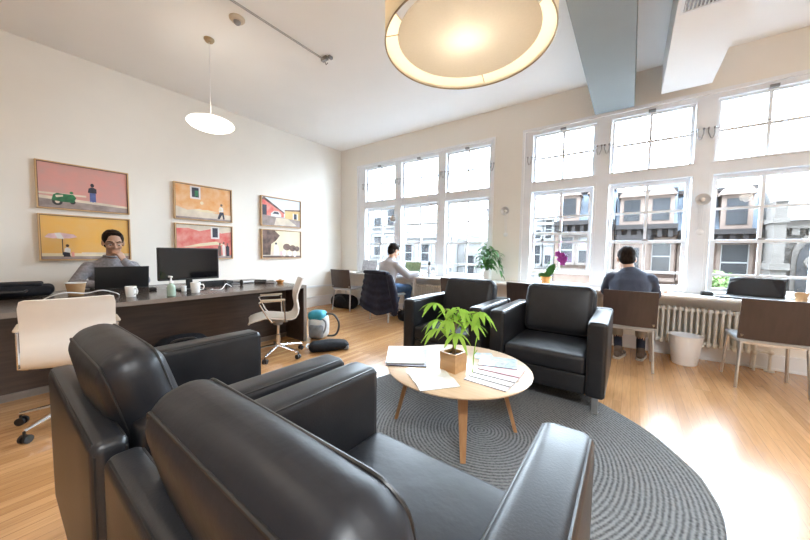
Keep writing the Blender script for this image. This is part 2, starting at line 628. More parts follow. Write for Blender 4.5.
def rrect(hx, hz, r, y=0.0, k=5):
    P = []
    for (cx, cz, a0) in ((hx - r, hz - r, 0), (-(hx - r), hz - r, 90), (-(hx - r), -(hz - r), 180), (hx - r, -(hz - r), 270)):
        for i in range(k + 1):
            a = R(a0 + 90 * i / k)
            P.append((cx + r * math.cos(a), y, cz + r * math.sin(a)))
    return P

# ------------------------------------------------------------------ room shell
XR, YB, H = 8.6, -11.5, 3.48
struct('floor', MB().box(-.2, XR + .2, YB - .2, .3, -.2, 0), 'floor')
struct('ceiling', MB().box(-.2, XR + .2, YB - .2, .3, H, H + .2), 'ceil')
struct('wall_left', MB().box(-.2, 0, YB - .2, .3, 0, H), 'wall')
struct('wall_right', MB().box(XR, XR + .2, YB - .2, .3, 0, H), 'wall')
struct('wall_back', MB().box(0, XR, YB - .2, YB, 0, H), 'wall')
# unseen street front above, below and beside this storey, added to shade houses opposite
b = MB()
b.box(-30, 38, 0.0, .3, H + .2, 15)
b.box(-30, 38, 0.0, .3, -7, -.2)
b.box(-30, -.2, 0.0, .3, -.2, H + .2)
b.box(XR + .2, 38, 0.0, .3, -.2, H + .2)
struct('wall_front_shade', b, 'stone_pale')
LG0, LG1, RG0, RG1, ZS, ZH = .553, 3.604, 4.08, 7.12, .725, 3.03
b = MB()
b.box(0, XR, 0, .3, 0, ZS)
b.box(0, XR, 0, .3, ZH, H)
b.box(0, LG0, 0, .3, ZS, ZH)
b.box(LG1, RG0, 0, .3, ZS, ZH)
b.box(RG1, XR, 0, .3, ZS, ZH)
struct('wall_window', b, 'wall')
# baseboards
b = MB()
b.box(.0, XR, -.018, 0, 0, .15)
b.box(.0, XR, -.03, 0, 0, .022)
b.box(.0, XR, -.024, 0, .15, .165)
struct('baseboard_window', b, 'trimw')
b = MB()
b.box(0, .018, YB, -.02, 0, .20)
b.box(0, .026, YB, -.02, .20, .218)
struct('baseboard_left', b, 'trimw')
b = MB()
b.box(0, .02, -2.3, -.0, .41, .452)
struct('trim_1', b, 'trimw')          # wire moulding along the left wall
# thin casing round each group of three windows
for k, (a, d) in enumerate(((LG0, LG1), (RG0, RG1))):
    b = MB()
    b.box(a - .022, a + .012, -.014, .12, ZS, ZH + .012)
    b.box(d - .012, d + .022, -.014, .12, ZS, ZH + .012)
    b.box(a - .022, d + .022, -.020, .12, ZH - .012, ZH + .026)
    struct('trim_%d' % (k + 2), b, 'trimw')
# beams under the ceiling
struct('ceiling_beam', MB().box(4.99, 5.41, YB, 0, 3.055, H), 'beam')
b = MB()
b.box(5.66, 6.09, YB, -.13, 3.09, H)
struct('ceiling_duct', b, 'ceil')

# ------------------------------------------------------------------ windows
YG = .085
def window(num, fx0, gx0, gx1, fx1, rail=1.37, low=.80, extra=None):
    w = bpy.data.objects.new('window_%d' % num, None)
    COL.objects.link(w)
    w['kind'] = 'structure'
    f = MB()
    f.box(fx0, gx0 - .028, .01, .14, ZS, ZH)
    f.box(gx1 + .028, fx1, .01, .14, ZS, ZH)
    f.box(gx0 - .03, gx1 + .03, .012, .14, 2.965, ZH)
    f.box(gx0 - .03, gx1 + .03, .02, .14, 2.165, 2.262)
    f.box(gx0 - .06, gx1 + .06, .002, .14, 2.125, 2.165)
    f.box(gx0 - .06, gx1 + .06, .002, .10, 2.258, 2.272)
    f.box(gx0 - .06, gx0 - .029, .004, .02, ZS, 2.1255)
    f.box(gx1 + .029, gx1 + .06, .004, .02, ZS, 2.1255)
    f.box(gx0 - .05, gx1 + .05, .03, .14, ZS, .78)
    f.build('window_frame', 'sash', w)
    cx = (gx0 + gx1) / 2
    def sash(name, x0, x1, z0, z1, y, st, hz, top=None, bot=None):
        s = MB()
        top = top or st
        bot = bot or st
        s.box(x0 - st, x0, y - .02, y + .02, z0 - bot, z1 + top)
        s.box(x1, x1 + st, y - .02, y + .02, z0 - bot, z1 + top)
        s.box(x0, x1, y - .02, y + .02, z1, z1 + top)
        s.box(x0, x1, y - .02, y + .02, z0 - bot, z0)
        s.box(cx - .015, cx + .015, y - .014, y + .014, z0, z1)
        for q in hz:
            s.box(x0, x1, y - .0125, y + .0125, q - .014, q + .014)
        o = s.build(name, 'sash', w)
        MB().box(x0 - .004, x1 + .004, y - .002, y + .002, z0 - .004, z1 + .004).build('pane', 'pane', o)
        return o
    sash('transom_sash', gx0 + .01, gx1 - .01, 2.285, 2.945, YG, .034, [2.622])
    sash('upper_sash', gx0 + .024, gx1 - .024, rail + .02, 2.075, YG + .022, .039, [1.742], top=.045, bot=.02)
    sash('lower_sash', gx0 + .028, gx1 - .028, low + .035, rail - .02, YG - .022, .042, [.985 if rail < 1.4 else 1.373], top=.03, bot=.045)
    # dark lock on the meeting rail and the bracket in the head
    MB().box(cx - .03, cx + .03, YG - .05, YG - .01, rail + .012, rail + .032).build('sash_lock', 'greymetal', w)
    MB().box(cx - .035, cx + .035, -.012, .03, 2.955, 2.985).build('head_bracket', 'greymetal', w)
    # thin rod across the transom with a loop of wire at each end
    q = MB()
    q.tube([(gx0 - .05, -.012, 2.63), (gx1 + .05, -.012, 2.63)], .004, 6)
    q.build('curtain_wire', 'greymetal', w)
    for sx, x in ((-1, gx0 - .045), (1, gx1 + .045)):
        q = MB()
        x2 = x + sx * .05
        q.tube([(x, -.012, 2.645), (x, -.02, 2.58), (x + sx * .012, -.022, 2.53), (x + sx * .03, -.022, 2.53), (x2, -.02, 2.59), (x2, -.01, 2.645)], .005, 6)
        q.ball((x, -.012, 2.645), .012, n=8, m=6)
        q.ball((x2, -.010, 2.645), .012, n=8, m=6)
        q.build('wire_hook', 'greymetal', w)
    return w
window(1, LG0, .79, 1.546, 1.655)
window(2, 1.655, 1.764, 2.542, 2.65)
window(3, 2.65, 2.761, 3.521, LG1)
window(4, RG0, 4.235, 4.985, 5.095, rail=1.50, low=.92)
window(5, 5.095, 5.212, 5.97, 6.08)
window(6, 6.08, 6.20, 6.96, RG1)

# continuous ledge under all the windows
t = thing('window_ledge', 'long white ledge running under all the windows, used as a worktop', 'ledge', (0, 0, .725))
b = MB()
b.rbox((3.72, -.165, .015), (3.70, .213, .015), .006, n=2, k=2)
b.build('ledge_top', 'ledge', t)
b = MB()
b.box(.1, 7.4, -.03, -.012, -.06, 0)
b.build('apron', 'ledge', t)
for x in (.25, 2.32, 7.25):
    MB().box(x - .018, x + .018, -.352, -.316, -.725, -.0).build('leg', 'ledge', t)

# ------------------------------------------------------------------ leather armchairs
def make_armchair():
    t = thing('armchair', '', 'armchair', group='black leather armchairs')
    hw = .46
    for sx in (-1, 1):
        a = MB()
        a.rbox((sx * (hw - .068), .078, .405), (.068, .377, .285), .03, n=5, k=3, bulge=(.004, 0, .006))
        o = a.build('arm', 'leather', t)
        p = MB()
        for e in (-1, 1):
            x = sx * (hw - .068) + e * .059
            p.tube([(x, -.28, .6815), (x, .42, .6815), (x, .4465, .665), (x, .4465, .15)], .0042, 6)
        p.build('piping', 'piping', o)
    a = MB()
    a.rbox((0, -.355, .405), (hw, .040, .285), .028, n=5, k=3, bulge=(0, .004, .003))
    o = a.build('back_frame', 'leather', t)
    p = MB()
    for y in (-.386, -.324):
        p.tube([(-hw + .009, y, .15), (-hw + .009, y, .66), (-hw + .03, y, .6815), (hw - .03, y, .6815), (hw - .009, y, .66), (hw - .009, y, .15)], .0042, 6)
    p.build('piping', 'piping', o)
    a = MB()
    a.rbox((0, .065, .2), (.324, .37, .075), .012, n=3, k=2)
    a.build('base_panel', 'leather', t)
    a = MB()
    a.rbox((0, .115, .345), (.322, .333, .072), .032, n=8, k=3, bulge=(0, .008, .022))
    o = a.build('seat_cushion', 'leather_soft', t)
    p = MB()
    p.tube([(x, y, .402) for x, _, y in [(q[0], 0, q[2] + .115) for q in rrect(.314, .325, .03)]], .004, 6, closed=True)
    p.build('piping', 'piping', o)
    tilt = R(15)
    a = MB()
    c = Vector((0, -.232, .647))
    a.rbox(c, (.318, .080, .240), .070, n=9, k=5, bulge=(.012, .024, .010), rot=(tilt, 0, 0))
    o = a.build('back_cushion', 'leather_soft', t)
    p = MB()
    p.M = Matrix.Translation(c) @ Matrix.Rotation(tilt, 4, 'X')
    for y in (-.0625, .0625):
        p.tube(rrect(.2985, .2220, .056, y), .0044, 8, closed=True)
    p.build('piping', 'piping', o)
    for sx in (-1, 1):
        for y in (-.34, .405):
            f = MB()
            f.obox((sx * (hw - .065), y, .062), (.042, .042, .124))
            f.obox((sx * (hw - .065), y, .004), (.05, .05, .008))
            f.build('foot', 'steel', t)
    return t

ac = make_armchair()
ac.location = (4.93, -4.362, .012)
ac.scale = (1.03, 1, 1)
ac['label'] = 'black leather armchair nearest the viewer, seen from behind at the bottom centre'
a4 = dup(ac, (3.965, -4.375, .012), 0, 'black leather armchair at bottom left, its back turned, nearest the dark desk')
a4.scale = (.95, 1, 1)
for q in bpy.data.objects:
    if q.parent == a4 and q.name.startswith('back_cushion'):
        q.location.x = .05
dup(ac, (4.916, -1.838, .012), PI, 'black leather armchair facing the viewer, right behind the round coffee table').scale = (.952, 1, 1)
dup(ac, (3.967, -1.838, .012), PI, 'black leather armchair facing the viewer, behind the potted plant, left of its twin').scale = (.952, 1, 1)

# ------------------------------------------------------------------ rug
RC = (4.70, -2.98)
b = MB()
n = 160
prof = [(0.0, .004), (.3, .012), (.7, .012), (1.06, .012), (1.125, .0115), (1.143, .008), (1.15, .003), (1.148, 0.001)]
V, F = [], []
for k, (r, z) in enumerate(prof):
    for i in range(n):
        a = 2 * PI * i / n
        wob = 1 + (.006 * math.sin(5 * a + 1) + .004 * math.sin(13 * a) + .012 * math.exp(-((a - R(17)) / .09) ** 2)) * (r / 1.15) ** 3
        V.append((r * wob * math.cos(a), r * wob * math.sin(a), z))
for k in range(len(prof) - 1):
    for i in range(n):
        if k == 0:
            continue
        F.append((k * n + i, k * n + (i + 1) % n, (k + 1) * n + (i + 1) % n, (k + 1) * n + i))
F.append(tuple(range(n, 2 * n)))
b.add(V, F)
rug = b.build('round_rug', 'rug', loc=(RC[0], RC[1], 0))
tag(rug, 'round dark grey braided rug on the floor under the coffee table', 'rug')

# ------------------------------------------------------------------ coffee table
TC = (4.555, -3.05)
t = thing('coffee_table', 'low round light wood coffee table standing on the grey braided rug', 'table', (TC[0], TC[1], .012))
b = MB()
b.lathe([(.02, .406), (.40, .406), (.452, .412), (.468, .420), (.47, .427), (.462, .432), (0.0, .432)], n=72)
b.build('tabletop', 'oak', t)
for (fx, fy, w) in ((.19, -.297, 1), (.335, .195, 1), (-.395, -.16, 1)):
    d = Vector((fx, fy, 0)).normalized()
    s_ = Vector((-d.y, d.x, 0))
    top = d * (.27 if fx > 0 else .32)
    bot = Vector((fx, fy, 0))
    b = MB()
    V = []
    for (c, z, hw, ht) in ((bot, 0, .015, .011), (top, .408, .032, .014)):
        for (i, j) in ((-1, -1), (1, -1), (1, 1), (-1, 1)):
            V.append(c + s_ * hw * i + d * ht * j + Vector((0, 0, z)))
    b.add(V, [(3, 2, 1, 0), (4, 5, 6, 7), (0, 1, 5, 4), (1, 2, 6, 5), (2, 3, 7, 6), (3, 0, 4, 7)])
    b.build('leg', 'oakleg', t)
b = MB()
for an in (-57.4, 30.2, 202):
    b.obox((.13 * math.cos(R(an)), .13 * math.sin(R(an)), .398), (.28, .05, .018), (0, 0, R(an)))
b.build('cross_rail', 'oakleg', t)
ZT = .012 + .432 + .0006

# money plant in a square wooden pot
t = thing('potted_plant', 'bright green money plant in a square wooden pot on the coffee table', 'plant', (4.565, -3.14, ZT), R(-10))
t.scale = (1.1, 1.1, 1.1)
b = MB()
q = .056
b.prism([(-q, -q), (q, -q), (q, q), (-q, q)], 0, .012)
for (x0, x1, y0, y1) in ((-q, q, -q, -q + .011), (-q, q, q - .011, q), (-q, -q + .011, -q + .011, q - .011), (q - .011, q, -q + .011, q - .011)):
    b.box(x0, x1, y0, y1, .012, .108)
b.build('pot', 'bamboo', t)
MB().box(-.0445, .0445, -.0445, .0445, .0125, .09).build('soil', 'soil', t)
b = MB()
b.tube([(0, 0, .08), (.004, .002, .14), (-.003, 0, .19), (.004, 0, .235), (.006, .002, .26)], [.013, .0105, .010, .010, .007], 10)
stems = [(-.19, .03, .28), (-.11, -.05, .24), (.0, .03, .33), (.09, .10, .36), (.17, .09, .37), (.10, -.10, .25), (-.08, .12, .31), (.03, -.10, .32), (-.17, -.03, .40), (.13, .03, .31), (-.05, .02, .36), (.05, .0, .38)]
stems = [(a * .74, c * .74, .10 + (d - .10) * .93) for a, c, d in stems]
for sx, sy, sz in stems:
    b.tube([(.004, 0, .245), (sx * .4, sy * .4, .245 + (sz - .245) * .75), (sx, sy, sz)], [.0035, .003, .002], 6)
b.build('trunk', 'trunk', t)
b = MB()
rnd = random.Random(3)
for sx, sy, sz in stems:
    d0 = Vector((sx, sy, .02)).normalized()
    nl = 6
    for i in range(nl):
        a = 2 * PI * (i / nl) + rnd.uniform(-.25, .25)
        dd = (d0 * .55 + Vector((math.cos(a), math.sin(a), rnd.uniform(-.25, .1)))).normalized()
        b.leaf((sx, sy, sz), dd, (0, 0, 1), rnd.uniform(.075, .115), rnd.uniform(.028, .038), droop=rnd.uniform(.5, 1.1))
b.tube([(.115, .03, 0.002), (.118, .03, .09), (.125, .032, .16)], .003, 6)
b.leaf((.125, .032, .16), (.1, .1, 1), (1, 0, 0), .09, .012)
b.leaf((.12, .032, .11), (.4, .1, 1), (1, 0, 0), .05, .012)
b.build('foliage', 'leaf', t)

# magazines
def magazine(name, poly, z, th, mats, label, cat='magazine', group=None, sag=0):
    """a thin stack of pages: polygon corners in table coordinates"""
    cx = sum(p[0] for p in poly) / len(poly)
    cy = sum(p[1] for p in poly) / len(poly)
    t = thing(name, label, cat, (cx, cy, z), 0, group)
    P = [(p[0] - cx, p[1] - cy) for p in poly]
    MB().prism([(x * .985, y * .985) for x, y in P], .0008, th - .0008).build('pages', mats[1], t)
    c = MB()
    c.prism(P, th - .0009, th)
    c.prism(P, 0, .0009)
    e0, e1 = Vector((*P[0], 0)), Vector((*P[1], 0))
    d = (e1 - e0)
    nrm = Vector((-d.y, d.x, 0)).normalized() * .004
    c.add([e0, e1, e1 + nrm, e0 + nrm] + [v + Vector((0, 0, th)) for v in (e0, e1, e1 + nrm, e0 + nrm)],
          [(3, 2, 1, 0), (4, 5, 6, 7), (0, 1, 5, 4), (1, 2, 6, 5), (2, 3, 7, 6), (3, 0, 4, 7)])
    c.build('cover', mats[0], t)
    return t
def quad(ox, oy, ang, w, l):
    ca, sa = math.cos(R(ang)), math.sin(R(ang))
    return [(ox + u * ca - v * sa, oy + u * sa + v * ca) for u, v in ((0, 0), (w, 0), (w, l), (0, l))]
mg = 'magazines fanned out on the coffee table'
# back-left pile
m1 = magazine('magazine', quad(4.185, -3.365, 32, .27, .36), ZT, .006, ('paperedge', 'paper'), 'large flat white magazine under another at the left edge of the coffee table')
m2 = magazine('magazine', quad(4.168, -3.345, 36, .26, .36), ZT + .0065, .007, ('paper', 'paper'), 'white magazine lying on top of a magazine at the left edge of the coffee table')
# open magazine in front: two gently curved page blocks
t = thing('magazine', 'open white magazine curling over the front left edge of the coffee table', 'magazine', (4.535, -3.355, ZT + .0006), R(-38))
for sgn in (-1, 1):
    c = MB()
    V, F = [], []
    for i in range(7):
        u = i / 6
        x = sgn * u * .14
        z = .002 + .011 * math.sin(PI * min(1, u * 1.15 + .05)) * (1 - .4 * u)
        V += [(x, -.12, z), (x, .12, z), (x, -.12, 0.0), (x, .12, 0.0)]
    for i in range(6):
        a = 4 * i
        F += [(a, a + 4, a + 5, a + 1), (a + 2, a + 3, a + 7, a + 6), (a, a + 2, a + 6, a + 4), (a + 1, a + 5, a + 7, a + 3)]
    F += [(0, 1, 3, 2), (24, 26, 27, 25)]
    c.add(V, F)
    c.build('page_block', 'paper', t)
c = MB()
c.box(-.141, .141, -.121, .121, -.0004, .0)
c.build('cover', 'paperedge', t)
fan = [('cover_lilac', 0.0, 0.0, 'white magazine, front one of the fan on the right side of the coffee table'),
       ('paper', .012, .055, 'pale magazine, second from the front in the fan on the coffee table'),
       ('cover_lilac', .022, .108, 'lilac white magazine, third from the front in the fan on the coffee table'),
       ('pink', .03, .172, 'pink covered magazine, rearmost in the fan on the coffee table')]
for i, (cv, dx, dy, lb) in enumerate(fan):
    magazine('magazine', quad(4.690 + dx * .5, -3.245 + dy, -3 + i * 2, .255, .20), ZT + (3 - i) * .0052 * 0 + i * .0052, .005, (cv, 'paperedge'), lb, group=mg)
zb = ZT + 4 * .0052 + .0006
t = magazine('brochure', quad(4.688, -3.02, 18, .24, .19), zb, .003, ('cover_blue', 'paper'), 'pale blue printed brochure on top behind the fanned magazines', 'brochure')
c = MB()
c.box(-.04, .06, -.05, .06, .0031, .0034)
c.box(-.10, -.06, -.06, .02, .0031, .0034)
c.build('printed_picture', 'print_grey', t)
t = magazine('leaflet', quad(4.60, -2.86, 30, .13, .13), ZT, .002, ('cover_blue', 'paper'), 'small glossy leaflet behind the plant pot at the back of the coffee table', 'leaflet')
c = MB()
c.box(-.03, .04, -.03, .04, .0021, .0024)
c.build('printed_picture', 'print_grey', t)

# ------------------------------------------------------------------ long dark desk
DX0, DX1, DY1, DY0, DZ = .66, 2.03, -2.425, -6.5, .745
t = thing('desk', 'long dark wood desk running along the left wall under the pictures', 'desk', (0, 0, 0))
b = MB()
b.box(DX0, DX1, DY0, DY1, DZ - .038, DZ)
b.build('desktop', 'darktop', t)
b = MB()
b.box(DX1, DX1 + .003, DY0, DY1, DZ - .038, DZ)
b.box(DX0, DX1 + .003, DY1, DY1 + .003, DZ - .038, DZ)
b.box(DX1, DX1 + .003, DY1 - .042, DY1 + .003, 0, DZ - .038)
b.build('edge_strip', 'deskedge', t)
b = MB()
b.box(DX0 + .02, DX1, DY1 - .042, DY1, .0, DZ - .038)
b.build('end_panel', 'darkwood', t)
b = MB()
b.box(DX0 + .02, DX1, DY0, DY0 + .04, .0, DZ - .038)
b.build('end_panel', 'darkwood', t)
b = MB()
b.box(1.60, 1.635, DY0 + .04, DY1 - .042, .05, DZ - .038)
b.build('front_panel', 'darkwood', t)
b = MB()
b.box(1.605, 1.63, DY0 + .04, DY1 - .042, 0, .05)
b.box(1.635, 1.645, DY0 + .04, DY1 - .042, .035, .062)
b.build('plinth', 'deskedge', t)

# ------------------------------------------------------------------ white swivel chairs
def make_swivel():
    t = thing('swivel_chair', '', 'chair', group='white swivel chairs')
    # continuous shell: profile in (y, z) from the seat lip to the top of the back
    prof = [(.295, .415), (.278, .436), (.23, .453), (.14, .462), (.04, .452), (-.06, .436), (-.13, .432), (-.178, .450),
            (-.205, .492), (-.215, .545), (-.208, .60), (-.198, .655), (-.202, .71), (-.222, .77), (-.245, .83), (-.258, .868), (-.262, .882)]
    b = MB()
    V, F = [], []
    nx = 12
    for k, (y, z) in enumerate(prof):
        t0 = Vector(prof[max(k - 1, 0)])
        t1 = Vector(prof[min(k + 1, len(prof) - 1)])
        tg = (t1 - t0).normalized()
        nr = Vector((-tg.y, tg.x))       # points to the underside/back
        hw = .215 if k < 9 else .212
        if k in (0, len(prof) - 1):
            hw -= .03
        elif k in (1, len(prof) - 2):
            hw -= .008
        for side in (0, 1):
            for i in range(nx + 1):
                u = -1 + 2 * i / nx
                cup = .022 * u * u * (1 if 2 < k < 16 else .4)
                off = -cup + (0.013 if side else 0.0)
                # seat sides rise, back sides come forward
                p = Vector((y, z)) + nr * off
                V.append((u * hw, p.x, p.y))
    w = nx + 1
    for k in range(len(prof) - 1):
        for side in (0, 1):
            for i in range(nx):
                a = k * 2 * w + side * w + i
                q = (a, a + 1, a + 1 + 2 * w, a + 2 * w)
                F.append(q if side else tuple(reversed(q)))
        for i in (0, nx):
            a = k * 2 * w + i
            q = (a, a + w, a + w + 2 * w, a + 2 * w)
            F.append(q if i else tuple(reversed(q)))
    for k in (0, len(prof) - 1):
        for i in range(nx):
            a = k * 2 * w + i
            q = (a, a + 1, a + 1 + w, a + w)
            F.append(q if k else tuple(reversed(q)))
    b.add(V, F)
    b.build('seat_shell', 'chairw', t, sharp=60)
    for sx in (-1, 1):
        x = sx * .232
        a = MB()
        a.tube([(sx * .19, .05, .43), (x, .07, .435), (x, .12, .50), (x, .185, .625), (x, .19, .648), (x, .165, .660), (x, -.03, .662)], .0095, 8)
        a.tube([(sx * .19, -.07, .425), (x, -.06, .43), (x, -.055, .52), (x, -.05, .655)], .0095, 8)
        o = a.build('armrest', 'chrome', t)
        a = MB()
        a.rbox((x, .06, .672), (.017, .12, .009), .007, n=2, k=2)
        a.build('arm_pad', 'armpad', o)
    a = MB()
    a.box(-.09, .09, -.10, .08, .395, .425)
    a.lathe([(.05, .36), (.05, .40)], n=16)
    a.build('seat_mount', 'greymetal', t)
    a = MB()
    a.lathe([(.026, .10), (.026, .24), (.017, .245), (.017, .37)], n=16)
    a.build('column', 'chrome', t)
    for k in range(5):
        an = R(90 + 72 * k + 60)
        dx, dy = math.cos(an), math.sin(an)
        a = MB()
        a.tube([(0, 0, .115), (dx * .12, dy * .12, .105), (dx * .29, dy * .29, .075)], [.022, .017, .012], 8)
        o = a.build('base_leg', 'chrome', t)
        c = MB()
        px, py = -dy, dx
        for s_ in (-1, 1):
            cx, cy = dx * .285 + px * .015 * s_, dy * .285 + py * .015 * s_
            c.cone((cx - px * .008, cy - py * .008, .026), (cx + px * .008, cy + py * .008, .026), .0255, .0255, 14)
        c.cone((dx * .29, dy * .29, .03), (dx * .29, dy * .29, .075), .007, .007, 8)
        c.build('caster', 'black', o)
    return t
sc1 = make_swivel()
sc1.location = (2.36, -4.575, 0)
sc1.rotation_euler = (0, 0, R(84))
sc1['label'] = 'white swivel chair at the left edge, its back to the viewer, behind the leather armchair'
dup(sc1, (2.26, -2.97, 0), R(152), 'white swivel chair seen from the side near the right end of the dark desk')
dup(sc1, (.34, -4.02, 0), R(-90), 'white swivel chair behind the dark desk, under the man with his hand at his mouth')

# ------------------------------------------------------------------ brown window chairs
def make_chair():
    t = thing('side_chair', '', 'chair', group='brown backed chairs along the windows')
    b = MB()
    V, F = [], []
    nx, nz = 10, 6
    for side in (0, 1):
        for k in range(nz + 1):
            v = k / nz
            for i in range(nx + 1):
                u = -1 + 2 * i / nx
                V.append((u * .232, -.232 - .055 * v + .02 * u * u - (.014 if side else 0), .458 + .372 * v))
    w = nx + 1
    o = w * (nz + 1)
    for k in range(nz):
        for i in range(nx):
            a = k * w + i
            F.append((a + 1, a, a + w, a + w + 1))
            F.append((o + a, o + a + 1, o + a + w + 1, o + a + w))
    for k in range(nz):
        for i in (0, nx):
            a = k * w + i
            q = (a, a + w, o + a + w, o + a)
            F.append(q if i else tuple(reversed(q)))
    for k in (0, nz):
        for i in range(nx):
            a = k * w + i
            q = (a, a + 1, o + a + 1, o + a)
            F.append(tuple(reversed(q)) if k == 0 else q)
    b.add(V, F)
    b.build('backrest', 'chairb', t)
    b = MB()
    b.rbox((0, .0, .445), (.222, .225, .017), .014, n=4, k=3)
    b.build('seat', 'seatg', t)
    b = MB()
    b.box(-.20, .20, -.20, -.18, .408, .43)
    b.box(-.20, .20, .17, .19, .408, .43)
    b.box(-.21, -.19, -.2, .19, .408, .43)
    b.box(.19, .21, -.2, .19, .408, .43)
    b.build('seat_frame', 'steel', t)
    for sx in (-1, 1):
        for (y0, y1) in ((-.19, -.235), (.18, .215)):
            b = MB()
            b.tube([(sx * .20, y0, .43), (sx * .222, y1, 0)], [.0135, .0115], 10)
            if y0 < 0:
                b.tube([(sx * .205, y0, .43), (sx * .205, -.236, .50)], .011, 8)
            b.build('leg', 'steel', t)
    return t
g = 'brown backed chairs along the windows'
ch = make_chair()
ch.location = (6.50, -.635, 0)
ch.rotation_euler = (0, 0, R(2))
ch['label'] = 'empty brown backed chair at the right edge, by the radiator and the big laptop'
dup(ch, (5.472, -.71, 0), R(0), 'brown backed chair the man in the blue shirt sits on')
dup(ch, (4.42, -.66, 0), R(-2), 'brown backed chair at the ledge by the orchid, behind the right facing armchair')
dup(ch, (3.43, -.66, 0), R(2), 'brown backed chair at the ledge left of the leafy plant, behind the left facing armchair')
dup(ch, (2.0, -.68, 0), R(-4), 'chair under the man in the grey shirt, a dark jacket over its back')
dup(ch, (.745, -.47, 0), R(9), 'brown backed chair in the far left corner with a black bag beside it')

# ------------------------------------------------------------------ radiators
def radiator(label, x0, n, z0=.17, z1=.60):
    t = thing('radiator', label, 'radiator', (x0, -.105, 0), 0, 'cast iron radiators under the window ledge')
    pitch = .0505
    b = MB()
    for i in range(n):
        x = i * pitch
        for y in (-.045, 0, .045):
            b.tube([(x, y, z0 + .03), (x, y, z1 - .03)], .0125, 8)
        b.rbox((x, 0, z1 - .02), (.020, .062, .025), .02, n=1, k=3)
        b.rbox((x, 0, z0 + .02), (.020, .062, .025), .02, n=1, k=3)
        if i < n - 1:
            b.tube([(x, 0, z1 - .03), (x + pitch, 0, z1 - .03)], .02, 8)
            b.tube([(x, 0, z0 + .03), (x + pitch, 0, z0 + .03)], .02, 8)
    b.build('radiator_columns', 'radi', t)
    for x in (0, (n - 1) * pitch):
        b = MB()
        b.tube([(x, -.03, z0), (x, -.045, 0)], .013, 8)
        b.tube([(x, .03, z0), (x, .045, 0)], .013, 8)
        b.build('foot', 'radi', t)
    b = MB()
    x = (n - 1) * pitch
    b.tube([(x + .02, 0, z0 + .03), (x + .12, 0, z0 + .03), (x + .12, 0, 0)], .013, 8)
    b.ball((x + .12, 0, z0 + .03), .026, n=10, m=8)
    b.lathe([(.04, 0), (.04, .012), (.015, .014)], c=(x + .12, 0, 0), n=16)
    b.build('supply_pipe', 'radi', t)
    return t
radiator('white cast iron radiator at right, under the ledge behind the white bin', 5.70, 18)
radiator('white cast iron radiator at left, half hidden behind the man in the grey shirt', 2.0, 18)

# ------------------------------------------------------------------ bin
b = MB()
b.lathe([(.0, 0.0), (.102, 0.0), (.110, .01), (.143, .31), (.151, .312), (.151, .323), (.141, .323), (.137, .31), (.104, .014), (0.0, .012)], n=40)
tag(b.build('waste_bin', 'bin', loc=(5.99, -.345, 0)), 'white plastic waste bin on the floor in front of the radiator', 'bin')

# ------------------------------------------------------------------ people
def hand(b, wrist, fwd, palm, side, curl=.5, r=1.0):
    """palm and five separate fingers; side = +1 puts the thumb towards +s"""
    w, f, p = Vector(wrist), Vector(fwd).normalized(), Vector(palm)
    p = (p - f * p.dot(f)).normalized()
    s = f.cross(p) * side
    k = .088 * r
    spec = [(.030, 1.0, .072), (.010, 1.06, .080), (-.010, 1.0, .074), (-.029, .90, .058)]
    for o, kl, fl in spec:
        kn = w + f * k * kl + s * o * r
        b.chain([w + s * o * .55 * r, kn], [.015 * r, .0125 * r], n=8)
        pts, rs = [kn], [.0115 * r]
        d = f.copy()
        for seg, q in ((.45, .8), (.32, 1.0), (.23, .8)):
            a = curl * q
            d = (d * math.cos(a) + p * math.sin(a)).normalized()
            pts.append(pts[-1] + d * fl * seg * r)
            rs.append(rs[-1] * .9)
        b.chain(pts, rs, n=8)
    th = [w + s * .018 * r + f * .015 * r]
    d = (f * .7 + s * .75 + p * .25).normalized()
    th.append(th[-1] + d * .045 * r)
    d = (f * .95 + s * .25 + p * (.2 + curl * .4)).normalized()
    th.append(th[-1] + d * .032 * r)
    th.append(th[-1] + d * .024 * r)
    b.chain(th, [.017 * r, .0135 * r, .0115 * r, .0095 * r], n=8)

